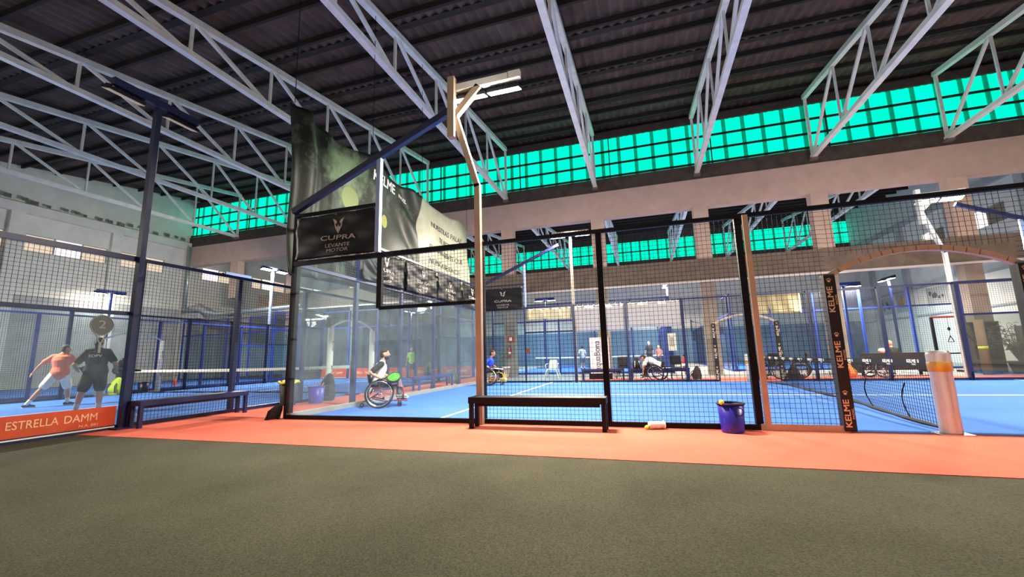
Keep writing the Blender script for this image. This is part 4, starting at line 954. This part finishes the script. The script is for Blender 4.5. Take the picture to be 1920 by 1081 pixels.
# far figures
person('person in a lime green shirt standing at the far end of the left court', (-5.5, 13.9, .018), math.radians(200), dict(haR=(.3, .0, .86)), '#a6dc3c', None, '#3a4048', bald=True, socks='#999', shoes='#444', vox=.014, hgt=.95)
person('person in a pale blue shirt beyond the glass end wall of the left court', (-9.9, 16.6, 0), math.radians(190), None, '#8fb4d0', None, '#39424e', vox=.015, hgt=.97)
person('person in a white tank top playing on the far court', (2.3, 24.2, .018), math.radians(10), None, '#e6e8ee', None, '#5a6274', hair='#1a1a20', vox=.015, hgt=.95)
person('person in black with a white cap standing beyond the far fence', (6.9, 24.8, .018), math.radians(20), None, '#15171d', None, '#20222a', True, hair='#ddd', cap='#e6dcc0', vox=.015, hgt=1.05)
person('person in a salmon pink shirt on the far court', (7.55, 25.0, .018), math.radians(150), dict(haR=(.15, .25, 1.0), haL=(-.15, .25, 1.0)), '#d9766a', None, '#3a3640', True, hair='#c8a878', vox=.015, hgt=.88)
person('person in a white shirt bending forward in the dark wheelchair', WC3, WR3, dict(SIT, neck=(0, .36, .84), head=(0, .50, .86), shL=(-.19, .32, .8), shR=(.19, .32, .8), elL=(-.26, .42, .56), haL=(-.2, .48, .36), elR=(.26, .42, .56), haR=(.2, .48, .36), look=(0, .7, -.7)), '#e9e5da', None, '#18181c', True, hair='#241a14', vox=.013)
person('person with shaved head in a dark patterned shirt seated behind the black net', (15.5, 12.9, .012), math.radians(25), dict(SIT, elL=(-.3, .1, .72), elR=(.3, .1, .72), haL=(-.15, .3, .7), haR=(.15, .3, .7)), '#23271f', None, '#1a1a1e', True, bald=True, vox=.013)
t = thing('sofa', 'low black sofa under the seated man behind the black net', 'sofa', (15.4, 13.0, .012), math.radians(0))
MB().box((0, .05, .34), (2.1, .7, .2)).build('seat', M_BLK, t); MB().box((0, -.42, .52), (2.1, .16, .62)).build('backrest', M_BLK, t)
for sx in (-1, 1):
    MB().box((sx*1.1, 0, .36), (.14, .9, .5)).build('armrest', M_BLK, t)
    for sy in (-1, 1): MB().box((sx*1.05, sy*.35, .06), (.08, .08, .12)).build('leg', M_BLACK, t)
tag(MB().ell((0, 0, .09), (.13, .09, .1), 12, 8).build('cushion', mat('pink_cushion', '#d8b8b0', .8), None, True, (15.0, 12.55, .84)), 'pale pink cushion on top of the black sofa back', 'cushion')
# exercise rig, far right
t = thing('exercise_rig', 'black exercise rig with a red top bar and hanging triangle handle', 'exercise rig', (18.25, 14.85, 0))
for sx in (-1, 1):
    MB().bar((sx*.42, 0, 0), (sx*.42, 0, 2.2), .09).build('upright', M_BLACK, t); MB().bar((sx*.42, -.5, .04), (sx*.42, .5, .04), .08).build('foot', M_BLACK, t)
MB().bar((-.46, 0, 2.2), (.46, 0, 2.2), .08).build('top_bar', mat('dull_red_bar', '#8c2c2c', .5), t)
b = MB(); b.bar((.1, 0, 2.2), (.1, 0, 1.45), .012); b.ell((.1, 0, 1.72), (.05, .05, .08), 10, 6)
for a, e in (((.1, 0, 1.45), (.0, 0, 1.2)), ((.1, 0, 1.45), (.2, 0, 1.2)), ((.0, 0, 1.2), (.2, 0, 1.2))): b.bar(a, e, .022)
b.build('triangle_handle', M_BLACK, t); MB().bar((-.42, 0, .75), (.42, 0, .75), .05).build('cross_bar', M_BLACK, t)
# posters on the right wall
def poster(label, y, z, wd, ht, c1, c2, sd):
    t = thing('wall_poster', label, 'poster', (XR-.03, y, z), -PI/2, 'photo posters on the right wall')
    sh = MB().box((0, 0, 0), (wd, .02, ht)).build('sheet', M_GREYW, t); rr = random.Random(sd); b = MB()
    for k in range(5):
        cx, cz, r = rr.uniform(-.35, .35)*wd, rr.uniform(-.25, .25)*ht, rr.uniform(.1, .2)*ht
        b.poly([(cx+r*math.cos(a*PI/5)*rr.uniform(.7, 1.2), cz+r*math.sin(a*PI/5)*rr.uniform(.7, 1.2)) for a in range(10)], (0, -.012, 0), (1, 0, 0), (0, 0, 1), 1, .001*k)
    b.build('print', mat(c1, c2, .8, noise=.3, scale=14), sh)
poster('brown photo poster on the right wall, left one beyond the mesh', 33.0, 4.1, 1.6, 1.2, 'poster_brown', '#5a5048', 1)
poster('golden photo poster on the right wall, second from the left', 30.4, 4.15, 2.2, 1.3, 'poster_gold', '#a98a52', 2)
poster('grey photo poster on the right wall nearest the cranked white mast', 26.8, 4.2, 2.2, 1.15, 'poster_grey', '#54565a', 3)
# silver duct along the left, under the beam
t = thing('air_duct', 'silver ventilation duct bending along the beam at far left', 'duct', (0, 0, 0))
M_DUCT = mat('galvanised', '#b9c2c4', .35, metal=.7)
b = MB(); b.loft([(-24.2, 14.9, 4.75), (-22.9, 14.9, 4.95), (-22.0, 14.95, 4.6), (-21.4, 15.0, 4.45), (-14.2, 15.0, 4.62)], [.28, .32, .25, .17, .17], 14); b.build('duct_pipe', M_DUCT, t, True)
MB().box((-23.6, 14.95, 4.4), (1.6, .5, .4)).build('fan_housing', M_GREYW, t)
MB().loft([(-24.2, 14.8, 9.4), (-24.2, 14.8, 4.9)], .09, 10).build('down_pipe', M_DUCT, t, True)
# added dark objects imitating the reflection in the far right glass panel
for i, (x, y, w_, h, l) in enumerate(((19.1, 14.45, .85, 1.9, 'tall dark cabinet imitating a reflection in the far right glass'), (20.5, 14.2, .8, 1.7, 'dark upright case imitating a reflection at the far right glass edge'))):
    t = thing('reflection_cabinet', l, 'cabinet', (x, y, 0)); MB().box((0, 0, h/2+.03), (w_, .5, h)).build('body', M_DKB, t)
    for sx in (-1, 1): MB().box((sx*w_/4, -.26, h/2+.03), (w_/2-.03, .02, h-.08)).build('door', M_BLK, t)
plant('large dark bushy plant imitating a reflection in the far right glass', (18.65, 13.5, 0), .5, .34, 1.6, 44, mat('dark_leaf', '#333b2a', .7, noise=.3), M_DKB, 9)
plant('second dark bushy plant imitating the glass reflection, right of the large one', (19.4, 13.4, 0), .45, .3, 1.4, 40, MATS['dark_leaf'], M_DKB, 12)

t = thing('reflection_tube', 'tan upright tube imitating a glass reflection among the dark plants at far right', 'tube', (18.15, 12.9, 0))
MB().lathe([(.13, 0), (.13, 1.95), (.11, 1.95)], 18).build('tube', mat('cardboard', '#75604c', .8), t, True); MB().lathe([(.132, .9), (.134, .9), (.134, 1.0), (.132, 1.0)], 18).build('tape_band', M_LIME, t, True)
